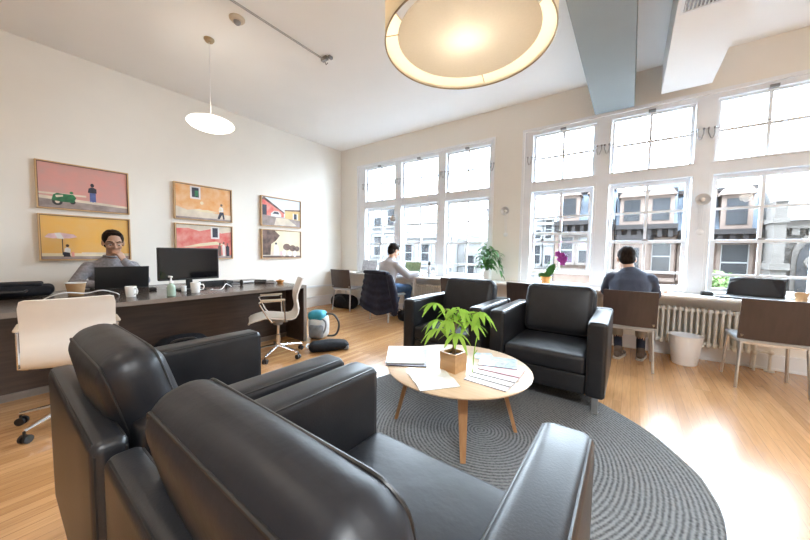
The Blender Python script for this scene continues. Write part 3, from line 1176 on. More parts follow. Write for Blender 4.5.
def person(label, loc, rotz, J, look):
    t = thing('person', label, 'person', loc, rotz)
    sk = look.get('skin', 'skin')
    hc = Vector(J['head'])
    hs = J.get('hs', 1.12)
    hr = Euler((R(J.get('pitch', 0)), 0, R(J.get('yaw', 0))), 'ZXY').to_matrix() if False else (Matrix.Rotation(R(J.get('yaw', 0)), 3, 'Z') @ Matrix.Rotation(R(J.get('pitch', 0)), 3, 'X'))
    def hp(x, y, z):
        return hc + hr @ Vector((x * hs, y * hs, z * hs))
    def S(*r):
        return tuple(q * hs for q in r)
    b = MB()
    b.loft(J['torso'])
    nb = Vector(J['torso'][-1][0])
    b.chain([nb - Vector((0, 0, .05)), nb + (hp(0, -.02, -.05) - nb) * .5, hp(0, -.02, -.03)], [.06, .056, .058])
    b.ball(hp(0, -.012, .025), S(.074, .094, .092), hr, 20, 14)
    b.ball(hp(0, .022, -.045), S(.058, .068, .072), hr, 18, 12)
    b.ball(hp(0, .06, -.098), S(.027, .022, .02), hr)
    b.chain([hp(0, .085, .012), hp(0, .104, -.022), hp(0, .102, -.03)], [.008, .012, .013], 8)
    for sx in (-1, 1):
        b.ball(hp(sx * .011, .092, -.031), S(.009, .01, .008), hr, 8, 6)
        b.ball(hp(sx * .075, -.008, -.012), S(.011, .022, .032), hr, 10, 8)
        b.ball(hp(sx * .035, .07, -.03), S(.024, .02, .02), hr, 10, 8)
        b.chain([hp(sx * .015, .083, .024), hp(sx * .05, .066, .02)], [.011, .010], 8)
    for sx, A in ((1, J['armR']), (-1, J['armL'])):
        b.chain(A[:3], [.052, .040, .027])
        hand(b, A[2], A[3], A[4], A[5] if len(A) > 5 else 1, J.get('curl', .5))
    for L in (J['legR'], J['legL']):
        b.chain(L[:3], [.085, .058, .038])
        b.chain([L[2], L[3]], [.036, .028])
    o = b.build('body', sk, t)
    fuse(o, .0065, 3)
    # eyes, brows, lips
    for sx in (-1, 1):
        e = MB()
        e.ball(hp(sx * .032, .0745, -.006), S(.0125, .0105, .0055), hr, 12, 8)
        eo = e.build('eye', 'eyew', t)
        e = MB()
        e.ball(hp(sx * .032, .0825, -.0075), S(.0065, .0035, .0052), hr, 10, 6)
        e.build('iris', 'black', eo)
        e = MB()
        e.chain([hp(sx * .016, .0935, .024), hp(sx * .034, .089, .028), hp(sx * .052, .074, .022)], [.0045, .0055, .004], 8)
        e.build('eyebrow', 'hair', t)
    e = MB()
    e.chain([hp(-.02, .083, -.065), hp(0, .091, -.063), hp(.02, .083, -.065)], [.004, .0065, .004], 8)
    e.build('lips', 'lips', t)
    # hair
    h = MB()
    h.ball(hp(0, -.022, .032), S(.082, .098, .088), hr, 24, 16)
    h.ball(hp(0, -.055, -.02), S(.073, .058, .07), hr, 18, 12)
    h.chain([hp(-.045, .042, .092), hp(0, .052, .100), hp(.045, .042, .092)], [.018, .019, .018], 12)
    rr = random.Random(5)
    for i in range(60):
        a, e2 = rr.uniform(0, 2 * PI), rr.uniform(.15, 1.3)
        p = Vector((.070 * math.cos(a) * math.cos(e2), -.026 + .084 * math.sin(a) * math.cos(e2), .030 + .080 * math.sin(e2)))
        h.ball(hp(*p), rr.uniform(.014, .021), n=8, m=6)
    o = h.build('hair', 'hair', t)
    fuse(o, .006, 10)
    # shirt
    g_ = look.get('grow', .012)
    s = MB()
    s.loft([(c, rx + g_, ry + g_) for c, rx, ry in J['torso'][:-1]])
    c, rx, ry = J['torso'][-1]
    s.loft([(J['torso'][-2][0], J['torso'][-2][1] + g_, J['torso'][-2][2] + g_), (Vector(c) + Vector((0, .0, .006)), rx + .008, ry + .008)])
    sp = Vector(J['torso'][-2][0])
    for A in (J['armR'], J['armL']):
        sh, el, wr = [Vector(q) for q in A[:3]]
        s.chain([sp + (sh - sp) * .3, sh], [.062, .050 + g_ * .8])
        if look.get('sleeve') == 'short':
            en = sh + (el - sh) * .78
            s.chain([sh, en], [.060 + g_ * .8, .056 + g_])
        else:
            s.chain([sh, el, wr - (wr - el) * .06], [.058 + g_ * .8, .045 + g_, .031 + g_])
    o = s.build('shirt', look['shirt'], t)
    fuse(o, .0075, 30)
    if look.get('collar'):
        cc = MB()
        tq = (hp(0, -.02, -.03) - nb).normalized()
        ring = []
        ax = tq.orthogonal().normalized()
        ay = tq.cross(ax)
        for i in range(20):
            a = 2 * PI * i / 20
            ring.append(nb + tq * .010 + (ax * math.cos(a) + ay * math.sin(a)) * .069)
        cc.tube(ring, .012, 8, closed=True)
        cc.build('collar', look['shirt'], t)
    # trousers
    s = MB()
    T = J['torso']
    s.loft([(Vector(T[0][0]) - Vector((0, 0, .02)), T[0][1] + .01, T[0][2] + .01), (T[0][0], T[0][1] + .02, T[0][2] + .02), (T[1][0], T[1][1] + .018, T[1][2] + .018)])
    for L in (J['legR'], J['legL']):
        hpj, kn, an = [Vector(q) for q in L[:3]]
        s.chain([hpj, kn, kn + (an - kn) * J.get('cuff', .78)], [.094, .070, .055])
    o = s.build('trousers', look['trousers'], t)
    fuse(o, .008, 4)
    for L in (J['legR'], J['legL']):
        an, toe = Vector(L[2]), Vector(L[3])
        d = (toe - an)
        d.z = 0
        d.normalize()
        kn = Vector(L[1])
        s = MB()
        s.chain([an + (kn - an) * (1.04 - J.get('cuff', .78)), an], [.045, .042], 12)
        s.build('sock', look.get('sock', 'sock'), t)
        s = MB()
        zz = min(an.z, .09)
        hb = Vector((an.x, an.y, 0)) - d * .045
        for q, r1, hz in ((0, .034, .055), (.06, .037, .05), (.12, .042, .036), (.18, .045, .032), (.225, .038, .028)):
            p = hb + d * q
            s.ball((p.x, p.y, .022 + hz * .5), (r1, r1 * 1.05, hz * .62), n=14, m=8)
        s.chain([an + Vector((0, 0, .01)), hb + d * .05 + Vector((0, 0, .05))], [.044, .042], 12)
        o = s.build('shoe', 'shoe', t)
        fuse(o, .006, 3)
        sl = MB()
        side = Vector((-d.y, d.x, 0))
        poly = []
        for q, r1 in ((-.035, .02), (-.01, .036), (.06, .037), (.13, .043), (.19, .046), (.235, .035), (.262, .015)):
            poly.append((q, r1))
        P = [hb + d * q + side * r1 for q, r1 in poly] + [hb + d * q - side * r1 for q, r1 in reversed(poly)]
        sl.prism([(p.x, p.y) for p in P], 0.001, .022)
        sl.build('sole', 'sole', o)
    return t

# man in the blue T-shirt at the right window
person('person in a slate blue T-shirt seated at the window ledge, seen from behind', (5.465, -.79, 0), 0, dict(
    torso=[((0, .0, .475), .165, .115), ((0, .0, .56), .168, .12), ((0, .045, .72), .165, .112), ((0, .115, .87), .175, .118), ((0, .165, .965), .145, .088), ((-.01, .20, 1.04), .066, .060)],
    head=(-.045, .265, 1.158), pitch=-22, yaw=8, cuff=.62,
    armR=[(.172, .155, .925), (.225, .295, .725), (.30, .52, .782), (.25, 1, 0), (0, 0, -1), 1],
    armL=[(-.172, .155, .925), (-.225, .33, .735), (-.10, .545, .782), (.5, 1, 0), (0, 0, -1), -1],
    legR=[(.095, .03, .556), (.125, .43, .535), (.135, .30, .105), (.15, .40, .03)],
    legL=[(-.095, .03, .556), (-.115, .42, .535), (-.075, .21, .105), (-.05, .32, .03)]),
    dict(skin='skin', shirt='shirtblue', sleeve='short', trousers='khaki', grow=.02))
# man in the pale shirt at the left window, turned to his laptop
person('person in a pale grey shirt and jeans seated at the left window, seen from behind', (1.955, -.72, 0), R(-8), dict(
    torso=[((0, .0, .475), .165, .115), ((0, .0, .56), .168, .12), ((0, .03, .72), .158, .112), ((0, .075, .88), .176, .118), ((0, .115, .99), .15, .09), ((0, .145, 1.07), .066, .060)],
    head=(.01, .205, 1.222), pitch=-20, yaw=-8,
    armR=[(.178, .11, .955), (.27, .30, .785), (.30, .53, .79), (.2, 1, 0), (0, 0, -1), 1],
    armL=[(-.178, .11, .955), (-.25, .29, .78), (-.02, .50, .79), (.6, 1, 0), (0, 0, -1), -1],
    legR=[(.095, .03, .556), (.17, .43, .535), (.17, .34, .105), (.18, .45, .03)],
    legL=[(-.095, .03, .556), (-.08, .44, .535), (-.08, .30, .105), (-.08, .41, .03)]),
    dict(skin='skin', shirt='shirtgrey', trousers='jeans', collar=True, grow=.028))
# man behind the desk, hand at his mouth
person('person in a grey shirt behind the dark desk, resting his mouth on one hand', (.345, -4.02, 0), R(-90), dict(
    torso=[((0, .0, .475), .17, .12), ((0, .0, .56), .175, .128), ((0, .03, .72), .17, .122), ((0, .07, .89), .192, .128), ((0, .10, 1.01), .16, .098), ((0, .13, 1.09), .070, .064)],
    head=(-.01, .175, 1.268), pitch=-15, yaw=-3, hs=1.2,
    armR=[(.195, .09, .975), (.325, .20, .80), (.15, .42, .79), (-.6, 1, 0), (0, 0, -1), 1],
    armL=[(-.195, .09, .975), (-.25, .345, .815), (-.06, .345, 1.06), (.42, -.10, 1), (.5, -.55, .1), -1],
    legR=[(.095, .03, .556), (.13, .44, .535), (.13, .38, .105), (.14, .49, .03)],
    legL=[(-.095, .03, .556), (-.13, .44, .535), (-.13, .38, .105), (-.14, .49, .03)], curl=.95),
    dict(skin='skin_tan', shirt='shirtdark', trousers='jeans', collar=True))

# ------------------------------------------------------------------ jacket over the chair back
t = thing('jacket', 'dark puffy jacket draped over the chair back of the man in grey', 'jacket', (2.0, -.68, 0), R(-4))
t.scale = (1.1, 1, 1)
b = MB()
V, F = [], []
nx, nz = 22, 26
for side in (0, 1):
    for k in range(nz + 1):
        v = k / nz
        z = .845 - .66 * v
        for i in range(nx + 1):
            u = -1 + 2 * i / nx
            hw = .25 + .13 * v
            puff = .022 * abs(math.sin(v * PI * 5.5))
            fold = .018 * math.sin(u * 7 + v * 2) * v
            y = -.345 - .03 * v - puff + fold + .05 * u * u
            zz = z - .05 * v * math.sin(u * 3 + 1)
            if side:
                y += .04 + .02 * v
            V.append((u * hw, y, zz))
w = nx + 1
o_ = w * (nz + 1)
for k in range(nz):
    for i in range(nx):
        a = k * w + i
        F.append((a, a + 1, a + w + 1, a + w))
        F.append((o_ + a + 1, o_ + a, o_ + a + w, o_ + a + w + 1))
for k in range(nz):
    for i in (0, nx):
        a = k * w + i
        F.append((a, a + w, o_ + a + w, o_ + a))
for k in (0, nz):
    for i in range(nx):
        a = k * w + i
        F.append((a, a + 1, o_ + a + 1, o_ + a))
b.add(V, F)
b.build('jacket_body', 'jacket', t, sharp=80)
b = MB()
b.chain([(.29, -.31, .78), (.34, -.28, .55), (.36, -.26, .32), (.35, -.26, .18)], [.05, .065, .06, .045], 12)
b.build('sleeve', 'jacket', t)
b = MB()
b.rbox((0, -.315, .845), (.25, .055, .028), .026, n=5, k=3, bulge=(0, 0, .01))
b.build('hood', 'jacket', t)

# ------------------------------------------------------------------ pictures on the left wall
PM = dict(
    rosewall=mat('faded rose plaster', (.70, .32, .28), .7, noise=(7, .2), color2=(.58, .34, .31)),
    ochre=mat('ochre plaster', (.80, .43, .09), .7, noise=(6, .12), color2=(.74, .46, .17)),
    orangew=mat('peeling orange plaster', (.74, .33, .10), .7, noise=(9, .2), color2=(.80, .52, .30)),
    redw=mat('peeling red plaster', (.66, .09, .08), .7, noise=(9, .2), color2=(.76, .36, .30)),
    pavement=mat('printed pavement', (.36, .29, .27), .7, noise=(9, .3)),
    palep=mat('printed pale plaster', (.72, .62, .50), .7, noise=(7, .15)),
    greenp=mat('printed green paint', (.03, .17, .07), .6, noise=(14, .5)),
    darkp=mat('printed dark tone', (.03, .03, .05), .6, noise=(14, .4)),
    bluep=mat('printed blue cloth', (.10, .13, .32), .6, noise=(14, .4)),
    whitep=mat('printed white', (.75, .72, .70), .6, noise=(14, .1)),
    skyp=mat('printed pale sky', (.70, .73, .78), .6, noise=(3, .06)),
    pinkp=mat('printed pink awning', (.74, .50, .52), .6, noise=(14, .2)),
    yellowp=mat('printed yellow wall', (.68, .47, .20), .6, noise=(6, .15)),
    creamp=mat('printed hazy cream', (.78, .66, .45), .6, noise=(4, .12)),
    brownp=mat('printed brown tree', (.16, .10, .08), .7, noise=(9, .6)),
    tyre=mat('printed tyre', (.04, .04, .04), .6, noise=(14, .2)),
)
M.update(PM)
def circ(u, v, ru, rv=None, n=14):
    rv = rv or ru
    return [(u + ru * math.cos(2 * PI * i / n), v + rv * math.sin(2 * PI * i / n)) for i in range(n)]
def rec(u0, v0, u1, v1):
    return [(u0, v0), (u1, v0), (u1, v1), (u0, v1)]
def picture(label, y0, y1, z0, z1, layers):
    """layers: (material, polygon in 0..1 picture coordinates), painted back to front"""
    t = thing('framed_picture', label, 'picture', (0, (y0 + y1) / 2, z0), 0, 'framed photographs on the left wall')
    w, h = y1 - y0, z1 - z0
    f = MB()
    e, d = .013, .052
    f.box(0.001, d, -w / 2, -w / 2 + e, 0, h)
    f.box(0.001, d, w / 2 - e, w / 2, 0, h)
    f.box(0.001, d, -w / 2 + e, w / 2 - e, 0, e)
    f.box(0.001, d, -w / 2 + e, w / 2 - e, h - e, h)
    f.build('frame', 'frame', t)
    f = MB()
    a, g2 = w / 2 - e, .005
    f.box(.03, .045, -a, -a + g2, e, h - e)
    f.box(.03, .045, a - g2, a, e, h - e)
    f.box(.03, .045, -a, a, e, e + g2)
    f.box(.03, .045, -a, a, h - e - g2, h - e)
    f.build('frame_lip', 'framein', t)
    p = MB()
    mats = []
    for i, (m, poly) in enumerate(layers):
        if m not in mats:
            mats.append(m)
        p.mi = mats.index(m)
        x = .032 + i * .00025
        P = [(-w / 2 + e + u * (w - 2 * e), e + v * (h - 2 * e)) for u, v in poly]
        if i == 0:
            p.prism(P, .004, x, axis='x')
        else:
            p.prism(P, x - .0004, x, axis='x')
    p.build('print', mats, t)
    return t
Z = [(1.045, 1.585), (1.645, 2.188)]
Yp = [(-4.548, -3.752), (-3.25, -2.44), (-1.935, -1.105)]
full = rec(0, 0, 1, 1)
picture('framed photograph of a green scooter by a rose wall, upper left', *Yp[0], *Z[1], [
    ('rosewall', full), ('palep', rec(0, .30, .5, .34)), ('pavement', [(0, 0), (1, 0), (1, .17), (0, .27)]),
    ('palep', [(0, .20), (1, .12), (1, .17), (0, .27)]),
    ('tyre', circ(.19, .15, .055, .085)), ('palep', circ(.19, .15, .025, .04)), ('tyre', circ(.35, .16, .03, .05)),
    ('greenp', [(.13, .17), (.15, .30), (.19, .34), (.24, .33), (.36, .33), (.39, .26), (.36, .15), (.25, .15)]),
    ('greenp', circ(.34, .37, .02, .03)), ('palep', [(.17, .29), (.25, .31), (.25, .27), (.18, .24)]),
    ('darkp', [(.52, .42), (.53, .52), (.56, .55), (.59, .55), (.62, .52), (.62, .42)]), ('darkp', circ(.573, .60, .022, .045)),
    ('bluep', [(.54, .20), (.54, .42), (.61, .42), (.61, .20)]), ('palep', rec(.545, .17, .565, .21)), ('palep', rec(.585, .17, .605, .21))])
picture('framed photograph of a parasol against an ochre wall, behind the man at the desk', *Yp[0], *Z[0], [
    ('ochre', full), ('creamp', [(0, 0), (1, 0), (1, .14), (0, .14)]), ('pavement', rec(0, 0, 1, .07)), ('palep', rec(.42, .11, .72, .16)),
    ('darkp', rec(.215, .1, .225, .55)),
    ('pinkp', [(.04, .50), (.08, .58), (.2, .61), (.34, .58), (.38, .52), (.30, .485), (.12, .475)]), ('whitep', [(.14, .60), (.20, .61), (.24, .47), (.17, .475)]),
    ('darkp', [(.225, .06), (.225, .16), (.25, .19), (.29, .16), (.30, .06)]), ('whitep', [(.235, .17), (.24, .25), (.27, .28), (.30, .24), (.30, .15)]), ('brownp', circ(.27, .315, .018, .035)), ('redw', [(.31, .06), (.31, .17), (.34, .17), (.34, .06)])])
picture('framed photograph of a walker passing a peeling orange wall, upper middle', *Yp[1], *Z[1], [
    ('orangew', full), ('palep', [(0, .04), (1, .05), (1, .2), (.7, .22), (.4, .32), (.2, .26), (0, .36)]), ('pavement', rec(0, 0, 1, .06)),
    ('palep', [(.06, .06), (.06, .24), (.22, .24), (.22, .06)]), ('creamp', circ(.45, .5, .03, .05)), ('creamp', [(.3, .28), (.55, .31), (.75, .26), (.5, .23)]),
    ('whitep', rec(.25, .6, .43, .97)), ('darkp', rec(.28, .65, .40, .93)), ('greenp', rec(.33, .68, .39, .85)),
    ('whitep', [(.76, .28), (.77, .42), (.80, .45), (.84, .42), (.85, .30)]), ('brownp', circ(.81, .50, .022, .04)), ('creamp', circ(.785, .36, .03, .05)),
    ('darkp', [(.775, .28), (.85, .28), (.87, .07), (.84, .06), (.82, .2), (.77, .06), (.73, .07)])])
picture('framed photograph of three figures at a peeling red wall, lower middle, behind the monitor', *Yp[1], *Z[0], [
    ('redw', full), ('palep', [(0, .88), (.2, .9), (.4, .82), (.6, .9), (.8, .78), (1, .84), (1, 1), (0, 1)]),
    ('creamp', [(.1, .33), (.4, .45), (.7, .52), (.9, .40), (.7, .42), (.4, .36)]), ('pavement', rec(0, 0, 1, .1)),
    ('whitep', rec(.60, .60, .76, .97)), ('darkp', rec(.63, .65, .73, .94)),
    ('brownp', [(.74, .06), (.73, .36), (.76, .42), (.79, .36), (.79, .06)]), ('whitep', [(.82, .06), (.81, .38), (.84, .44), (.87, .38), (.87, .06)]),
    ('darkp', [(.89, .06), (.88, .36), (.91, .42), (.95, .36), (.95, .06)]), ('brownp', circ(.765, .45, .018, .035)), ('brownp', circ(.84, .48, .018, .035)), ('brownp', circ(.915, .45, .018, .035))])
picture('framed photograph of a street between red and yellow houses, upper right', *Yp[2], *Z[1], [
    ('skyp', full), ('pavement', [(0, 0), (1, 0), (1, .3), (.4, .33), (0, .36)]), ('palep', [(.35, .3), (.65, .3), (.9, .05), (.3, .02)]),
    ('redw', [(0, .36), (0, .95), (.06, .98), (.55, .50), (.55, .33)]), ('brownp', [(0, .93), (.06, 1), (.58, .50), (.55, .47), (.06, .9), (0, .88)]),
    ('darkp', rec(.02, .36, .12, .72)), ('whitep', [(.22, .33), (.22, .44), (.30, .54), (.42, .54), (.48, .42), (.48, .33)]), ('darkp', [(.26, .43), (.31, .51), (.40, .51), (.43, .43)]),
    ('yellowp', [(.58, .30), (.58, .58), (1, .62), (1, .26)]), ('brownp', [(.56, .57), (.58, .62), (1, .68), (1, .62)]), ('darkp', rec(.82, .30, .90, .50)), ('whitep', rec(.79, .28, .82, .52)), ('whitep', rec(.90, .28, .93, .52))])
picture('framed photograph of pale figures in haze beside a dark tree, lower right', *Yp[2], *Z[0], [
    ('creamp', full), ('palep', rec(0, 0, 1, .22)), ('brownp', [(0, .1), (.20, .1), (.22, .5), (.34, .62), (.44, .82), (.30, 1), (0, 1)]), ('brownp', rec(0, 0, 1, .07)),
    ('brownp', circ(.62, .40, .10, .13)), ('brownp', circ(.78, .36, .09, .12)), ('brownp', circ(.9, .34, .07, .1)),
    ('whitep', [(.27, .08), (.29, .42), (.34, .50), (.40, .42), (.42, .08)]), ('darkp', circ(.34, .52, .026, .04)), ('whitep', circ(.55, .18, .05, .13)), ('whitep', circ(.70, .15, .06, .10)), ('whitep', circ(.84, .14, .05, .12)), ('pinkp', circ(.47, .16, .03, .10))])

# ------------------------------------------------------------------ lamps
DR = (4.706, -3.343, 2.30)
t = thing('drum_pendant', 'big cream drum pendant lamp hanging above the coffee table', 'lamp', DR)
t.scale = (1.025, 1.025, 1)
b = MB()
b.lathe([(.425, 0), (.425, .30), (.421, .30), (.421, 0), (.425, 0)][:4] + [(.425, 0)], n=80)
b.F = [f for f in b.F if len(f) == 4]
b.I = [0] * len(b.F)
b.build('shade', 'shade', t)
b = MB()
for z in (.0, .30):
    b.tube([(.423 * math.cos(2 * PI * i / 80), .423 * math.sin(2 * PI * i / 80), z) for i in range(80)], .004, 6, closed=True)
b.build('rim', 'brass', t)
b = MB()
b.lathe([(.0, .034), (.355, .034), (.358, .037), (.355, .04), (.0, .04)], n=72)
b.build('diffuser', 'diffuser', t)
b = MB()
for k in range(3):
    a = R(100 + 120 * k)
    b.tube([(.35 * math.cos(a), .35 * math.sin(a), .037), (.423 * math.cos(a), .423 * math.sin(a), .02)], .0025, 6)
    b.tube([(.0, 0, .295), (.423 * math.cos(a), .423 * math.sin(a), .295)], .003, 6)
b.lathe([(.03, .28), (.03, .34)], n=16)
b.build('spider', 'brass', t)
MB().tube([(0, 0, .33), (0, 0, H - 2.30 - .02)], .006, 8).build('cord', 'white', t)
MB().lathe([(.0, H - 2.335), (.05, H - 2.33), (.065, H - 2.302), (0, H - 2.301)], n=24).build('canopy', 'brass', t)
MB().ball((0, 0, .16), (.045, .045, .055)).build('bulb', 'bulb', t)
def lamp_light(name, loc, energy, color, r=.05, parent=None):
    l = bpy.data.lights.new(name, 'POINT')
    l.energy = energy
    l.color = color
    l.shadow_soft_size = r
    o = bpy.data.objects.new(name, l)
    COL.objects.link(o)
    o.location = loc
    return o
lamp_light('drum_lamp_light', (DR[0], DR[1], 2.30 + .17), 19, (1, .88, .68), .07)

def saucer(label, x, y, z):
    t = thing('saucer_pendant', label, 'lamp', (x, y, z), 0, 'white saucer pendant lamps')
    b = MB()
    b.lathe([(.0, -.062), (.10, -.060), (.19, -.048), (.25, -.026), (.278, -.002), (.28, .008), (.262, .028), (.20, .05), (.11, .066), (.03, .07), (0, .07)], n=56)
    t.scale = (.82, .82, 1)
    b.build('glass_shade', 'opal', t)
    b = MB()
    b.tube([(.075 * math.cos(2 * PI * i / 24), .075 * math.sin(2 * PI * i / 24), -.064) for i in range(24)], .0045, 6, closed=True)
    b.build('finial_ring', 'greymetal', t)
    MB().tube([(0, 0, .065), (0, 0, H - z - .01)], .004, 8).build('cord', 'whitepl', t)
    MB().lathe([(.0, H - z - .035), (.045, H - z - .032), (.062, H - z - .012), (.062, H - z - .001), (0, H - z - .001)], n=28).build('canopy', 'brass', t)
    lamp_light('saucer_lamp_light', (x, y, z - .13), 2.5, (1, .90, .76), .10)
    lamp_light('saucer_lamp_light', (x, y, z + .16), 1.5, (1, .90, .74), .08)
    return t
saucer('white saucer pendant lamp hanging on a long cord above the dark desk', 1.661, -3.379, 2.575)

# smoke detector, cable track
t = thing('smoke_detector', 'round beige smoke detector on the ceiling by the saucer lamp', 'smoke detector', (2.22, -3.345, H - .001))
MB().lathe([(.0, -.03), (.055, -.028), (.07, -.012), (.072, 0), (0, 0)], n=28).build('base', 'beige_pl', t)
MB().lathe([(.0, -.058), (.022, -.056), (.032, -.045), (.034, -.03), (0, -.03)], n=20).build('sensor', 'greymetal', t)
t = thing('light_rail', 'thin grey cable track along the ceiling above the desk', 'light track', (2.43, -2.45, H - .001))
MB().tube([(0, 0, -.028), (.03, -4.6, -.028)], .0045, 6).build('cable', 'trackgrey', t)
MB().tube([(.018, 0, -.028), (.048, -4.6, -.028)], .0045, 6).build('cable', 'trackgrey', t)
b = MB()
b.box(-.03, .06, -.02, .02, -.04, 0)
b.tube([(-.01, .02, -.03), (-.02, .05, -.05), (.0, .06, -.03)], .006, 6)
b.box(.07, .1, .0, .05, -.03, 0)
b.build('end_clamp', 'greymetal', t)
# vent in the duct
t = thing('air_vent', 'white slatted air vent in the underside of the ceiling duct', 'vent', (5.83, -1.86, 3.09))
b = MB()
for (x0, x1, y0, y1) in ((-.15, .15, -.25, -.23), (-.15, .15, .23, .25), (-.15, -.13, -.23, .23), (.13, .15, -.23, .23)):
    b.box(x0, x1, y0, y1, -.014, -.001)
b.build('vent_frame', 'trimw', t)
b = MB()
for i in range(12):
    b.obox((-.12 + i * .022, 0, -.008), (.004, .46, .014), (0, R(35), 0))
b.build('slats', 'trimw', t)
MB().box(-.13, .13, -.23, .23, -.003, -.001).build('backing', 'greymetal', t)

# small round lamps on the window piers
def wall_lamp(label, x, z, y):
    t = thing('wall_lamp', label, 'wall lamp', (x, y, z), 0, 'round metal wall lamps between the windows')
    b = MB()
    b.lathe([(.0, .0), (.02, .002), (.045, .016), (.062, .045), (.066, .06), (.064, .06), (.058, .046), (.042, .02), (.018, .006), (0, .004)], n=28)
    o = b.build('reflector', 'lampgrey', t)
    o.rotation_euler = (R(90), 0, 0)
    o.location = (0, -.02, 0)
    MB().ball((0, -.055, 0), .024, n=14, m=10).build('globe', 'white', t)
    b = MB()
    b.tube([(0, -.02, -.03), (0, -.018, -.36)], .0025, 6)
    b.tube([(.022, -.02, -.03), (.010, -.018, -.36)], .0025, 6)
    b.tube([(-.022, -.02, -.03), (-.010, -.018, -.36)], .0025, 6)
    b.tube([(0, 0, 0), (0, -.03, 0)], .012, 8)
    b.build('stem', 'trimw', t)
    b = MB()
    b.lathe([(.0, .0), (.035, .0), (.035, .012), (.02, .02), (0, .02)], n=20)
    o = b.build('switch_plate', 'trimw', t)
    o.rotation_euler = (R(90), 0, 0)
    o.location = (0, 0, -.365)
    return t
wall_lamp('round metal lamp on the pier between the two right-hand windows, above the radiator', 6.09, 1.84, .009)
wall_lamp('round metal lamp on the wall between the two groups of windows', 3.842, 1.86, -.001)
wall_lamp('round metal lamp on the pier between the two leftmost windows', 1.60, 1.86, .009)

# ------------------------------------------------------------------ things on the window ledge
ZL = .7555
# laptops
def laptop(label, x, y, z, rotz, w, d, tilt, shell, screen, h=None):
    t = thing('laptop', label, 'laptop', (x, y, z), rotz)
    h = h or d
    b = MB()
    b.rbox((0, 0, .009), (w / 2, d / 2, .009), .006, n=2, k=2)
    o = b.build('base', shell, t)
    k = MB()
    for r_ in range(5):
        for c_ in range(12):
            k.box(-w * .44 + c_ * w * .074, -w * .44 + c_ * w * .074 + w * .062, -d * .10 + r_ * d * .085, -d * .10 + r_ * d * .085 + d * .068, .0175, .0195)
    k.build('keyboard', 'black', o)
    b = MB()
    m = Matrix.Translation((0, d / 2 - .008, .016)) @ Matrix.Rotation(-tilt, 4, 'X')
    b.M = m
    b.rbox((0, .004, h / 2), (w / 2, .005, h / 2), .004, n=2, k=2)
    o = b.build('lid', shell, t)
    b = MB()
    b.M = m
    b.box(-w / 2 + .012, w / 2 - .012, -.0025, -.001, .018, h - .012)
    b.build('screen', screen, o)
    return t
laptop('silver laptop with a grey screen left of the man in the pale shirt', 1.0, -.20, ZL, R(14), .36, .25, R(14), 'silver', 'screenw')
laptop('silver laptop showing a green page in front of the man in the pale shirt', 2.09, -.19, ZL, R(4), .36, .25, R(14), 'silver', 'screeng')
laptop('big black laptop open on the ledge above the right radiator', 6.49, -.20, ZL, R(-20), .42, .26, R(34), 'black', 'blackgloss', h=.235)
# paper cup on the right
b = MB()
b.lathe([(.0, 0), (.034, 0), (.036, .004), (.044, .09), (.047, .092), (.046, .097), (.042, .095), (.035, .01), (0, .008)], n=28)
tag(b.build('paper_cup', 'kraft', loc=(6.822, -.20, ZL)), 'brown paper cup on the ledge right of the big black laptop', 'cup')
t = thing('tape_dispenser', 'small black box on the ledge left of the big black laptop', 'box', (6.17, -.10, ZL))
MB().rbox((0, 0, .022), (.05, .032, .022), .008, n=2, k=2).build('case', 'black', t)
MB().rbox((.0, -.005, .046), (.03, .018, .004), .003, n=1, k=2).build('lid', 'greymetal', t)
t = thing('phone', 'dark phone lying on the ledge beside the small black box', 'phone', (6.262, -.22, ZL), R(25))
MB().rbox((0, 0, .006), (.038, .072, .006), .004, n=2, k=2).build('case', 'black', t)
MB().box(-.033, .033, -.062, .062, .0118, .0126).build('screen', 'blackgloss', t)
t = thing('papers', 'white sheets of paper on the ledge beside the man in blue', 'paper', (5.95, -.20, ZL), R(14))
MB().box(-.15, .15, -.105, .105, 0, .003).build('sheet', 'paper', t)
# bottle
t = thing('water_bottle', 'slim bottle with a black cap on the ledge right of the green laptop', 'bottle', (2.56, -.22, ZL))
MB().lathe([(0, 0), (.032, 0), (.034, .006), (.034, .15), (.028, .18), (.017, .20), (.016, .215), (0, .215)], n=24).build('body', 'silver', t)
MB().lathe([(0, .214), (.02, .214), (.021, .27), (.016, .28), (0, .28)], n=20).build('cap', 'black', t)
# leafy plant in a white vase
t = thing('potted_plant', 'leafy green plant in a white vase on the ledge between the window groups', 'plant', (3.62, -.19, ZL))
t.scale = (1, 1, 1.18)
MB().lathe([(0, 0), (.05, 0), (.062, .03), (.06, .09), (.045, .13), (.05, .145), (.044, .145), (.04, .13), (.05, .08), (0, .02)], n=32).build('vase', 'white', t)
b = MB()
b.lathe([(0, .128), (.039, .128), (.037, .134), (0, .136)], n=20)
b.build('soil', 'soil', t)
rnd = random.Random(11)
b = MB()
f = MB()
for i in range(80):
    a = rnd.uniform(0, 2 * PI)
    rr = rnd.uniform(.02, .15) * (1.25 if math.cos(a) > 0 else .95)
    z = .24 + rnd.uniform(-.05, .26) * (1 - rr * 2)
    p = Vector((rr * math.cos(a), min(rr * math.sin(a), .12), z))
    b.tube([(0, 0, .12), (p.x * .35, p.y * .35, .12 + (z - .12) * .7), p], [.003, .0025, .0018], 5)
    f.leaf(p, (math.cos(a), math.sin(a) * .7, rnd.uniform(-.3, .3)), (0, 0, 1), rnd.uniform(.07, .12), rnd.uniform(.045, .075), droop=rnd.uniform(.3, .9))
for i in range(6):
    p = Vector((.17 + .012 * i, -.02, .33 - .045 * i))
    b.tube([p, p + Vector((.012, 0, -.045))], .002, 5)
    f.leaf(p, (.5, rnd.uniform(-.6, .6), -.3), (0, 0, 1), .085, .045, droop=.7)
b.tube([(0, 0, .13), (.09, -.01, .33), (.17, -.02, .33)], .003, 6)
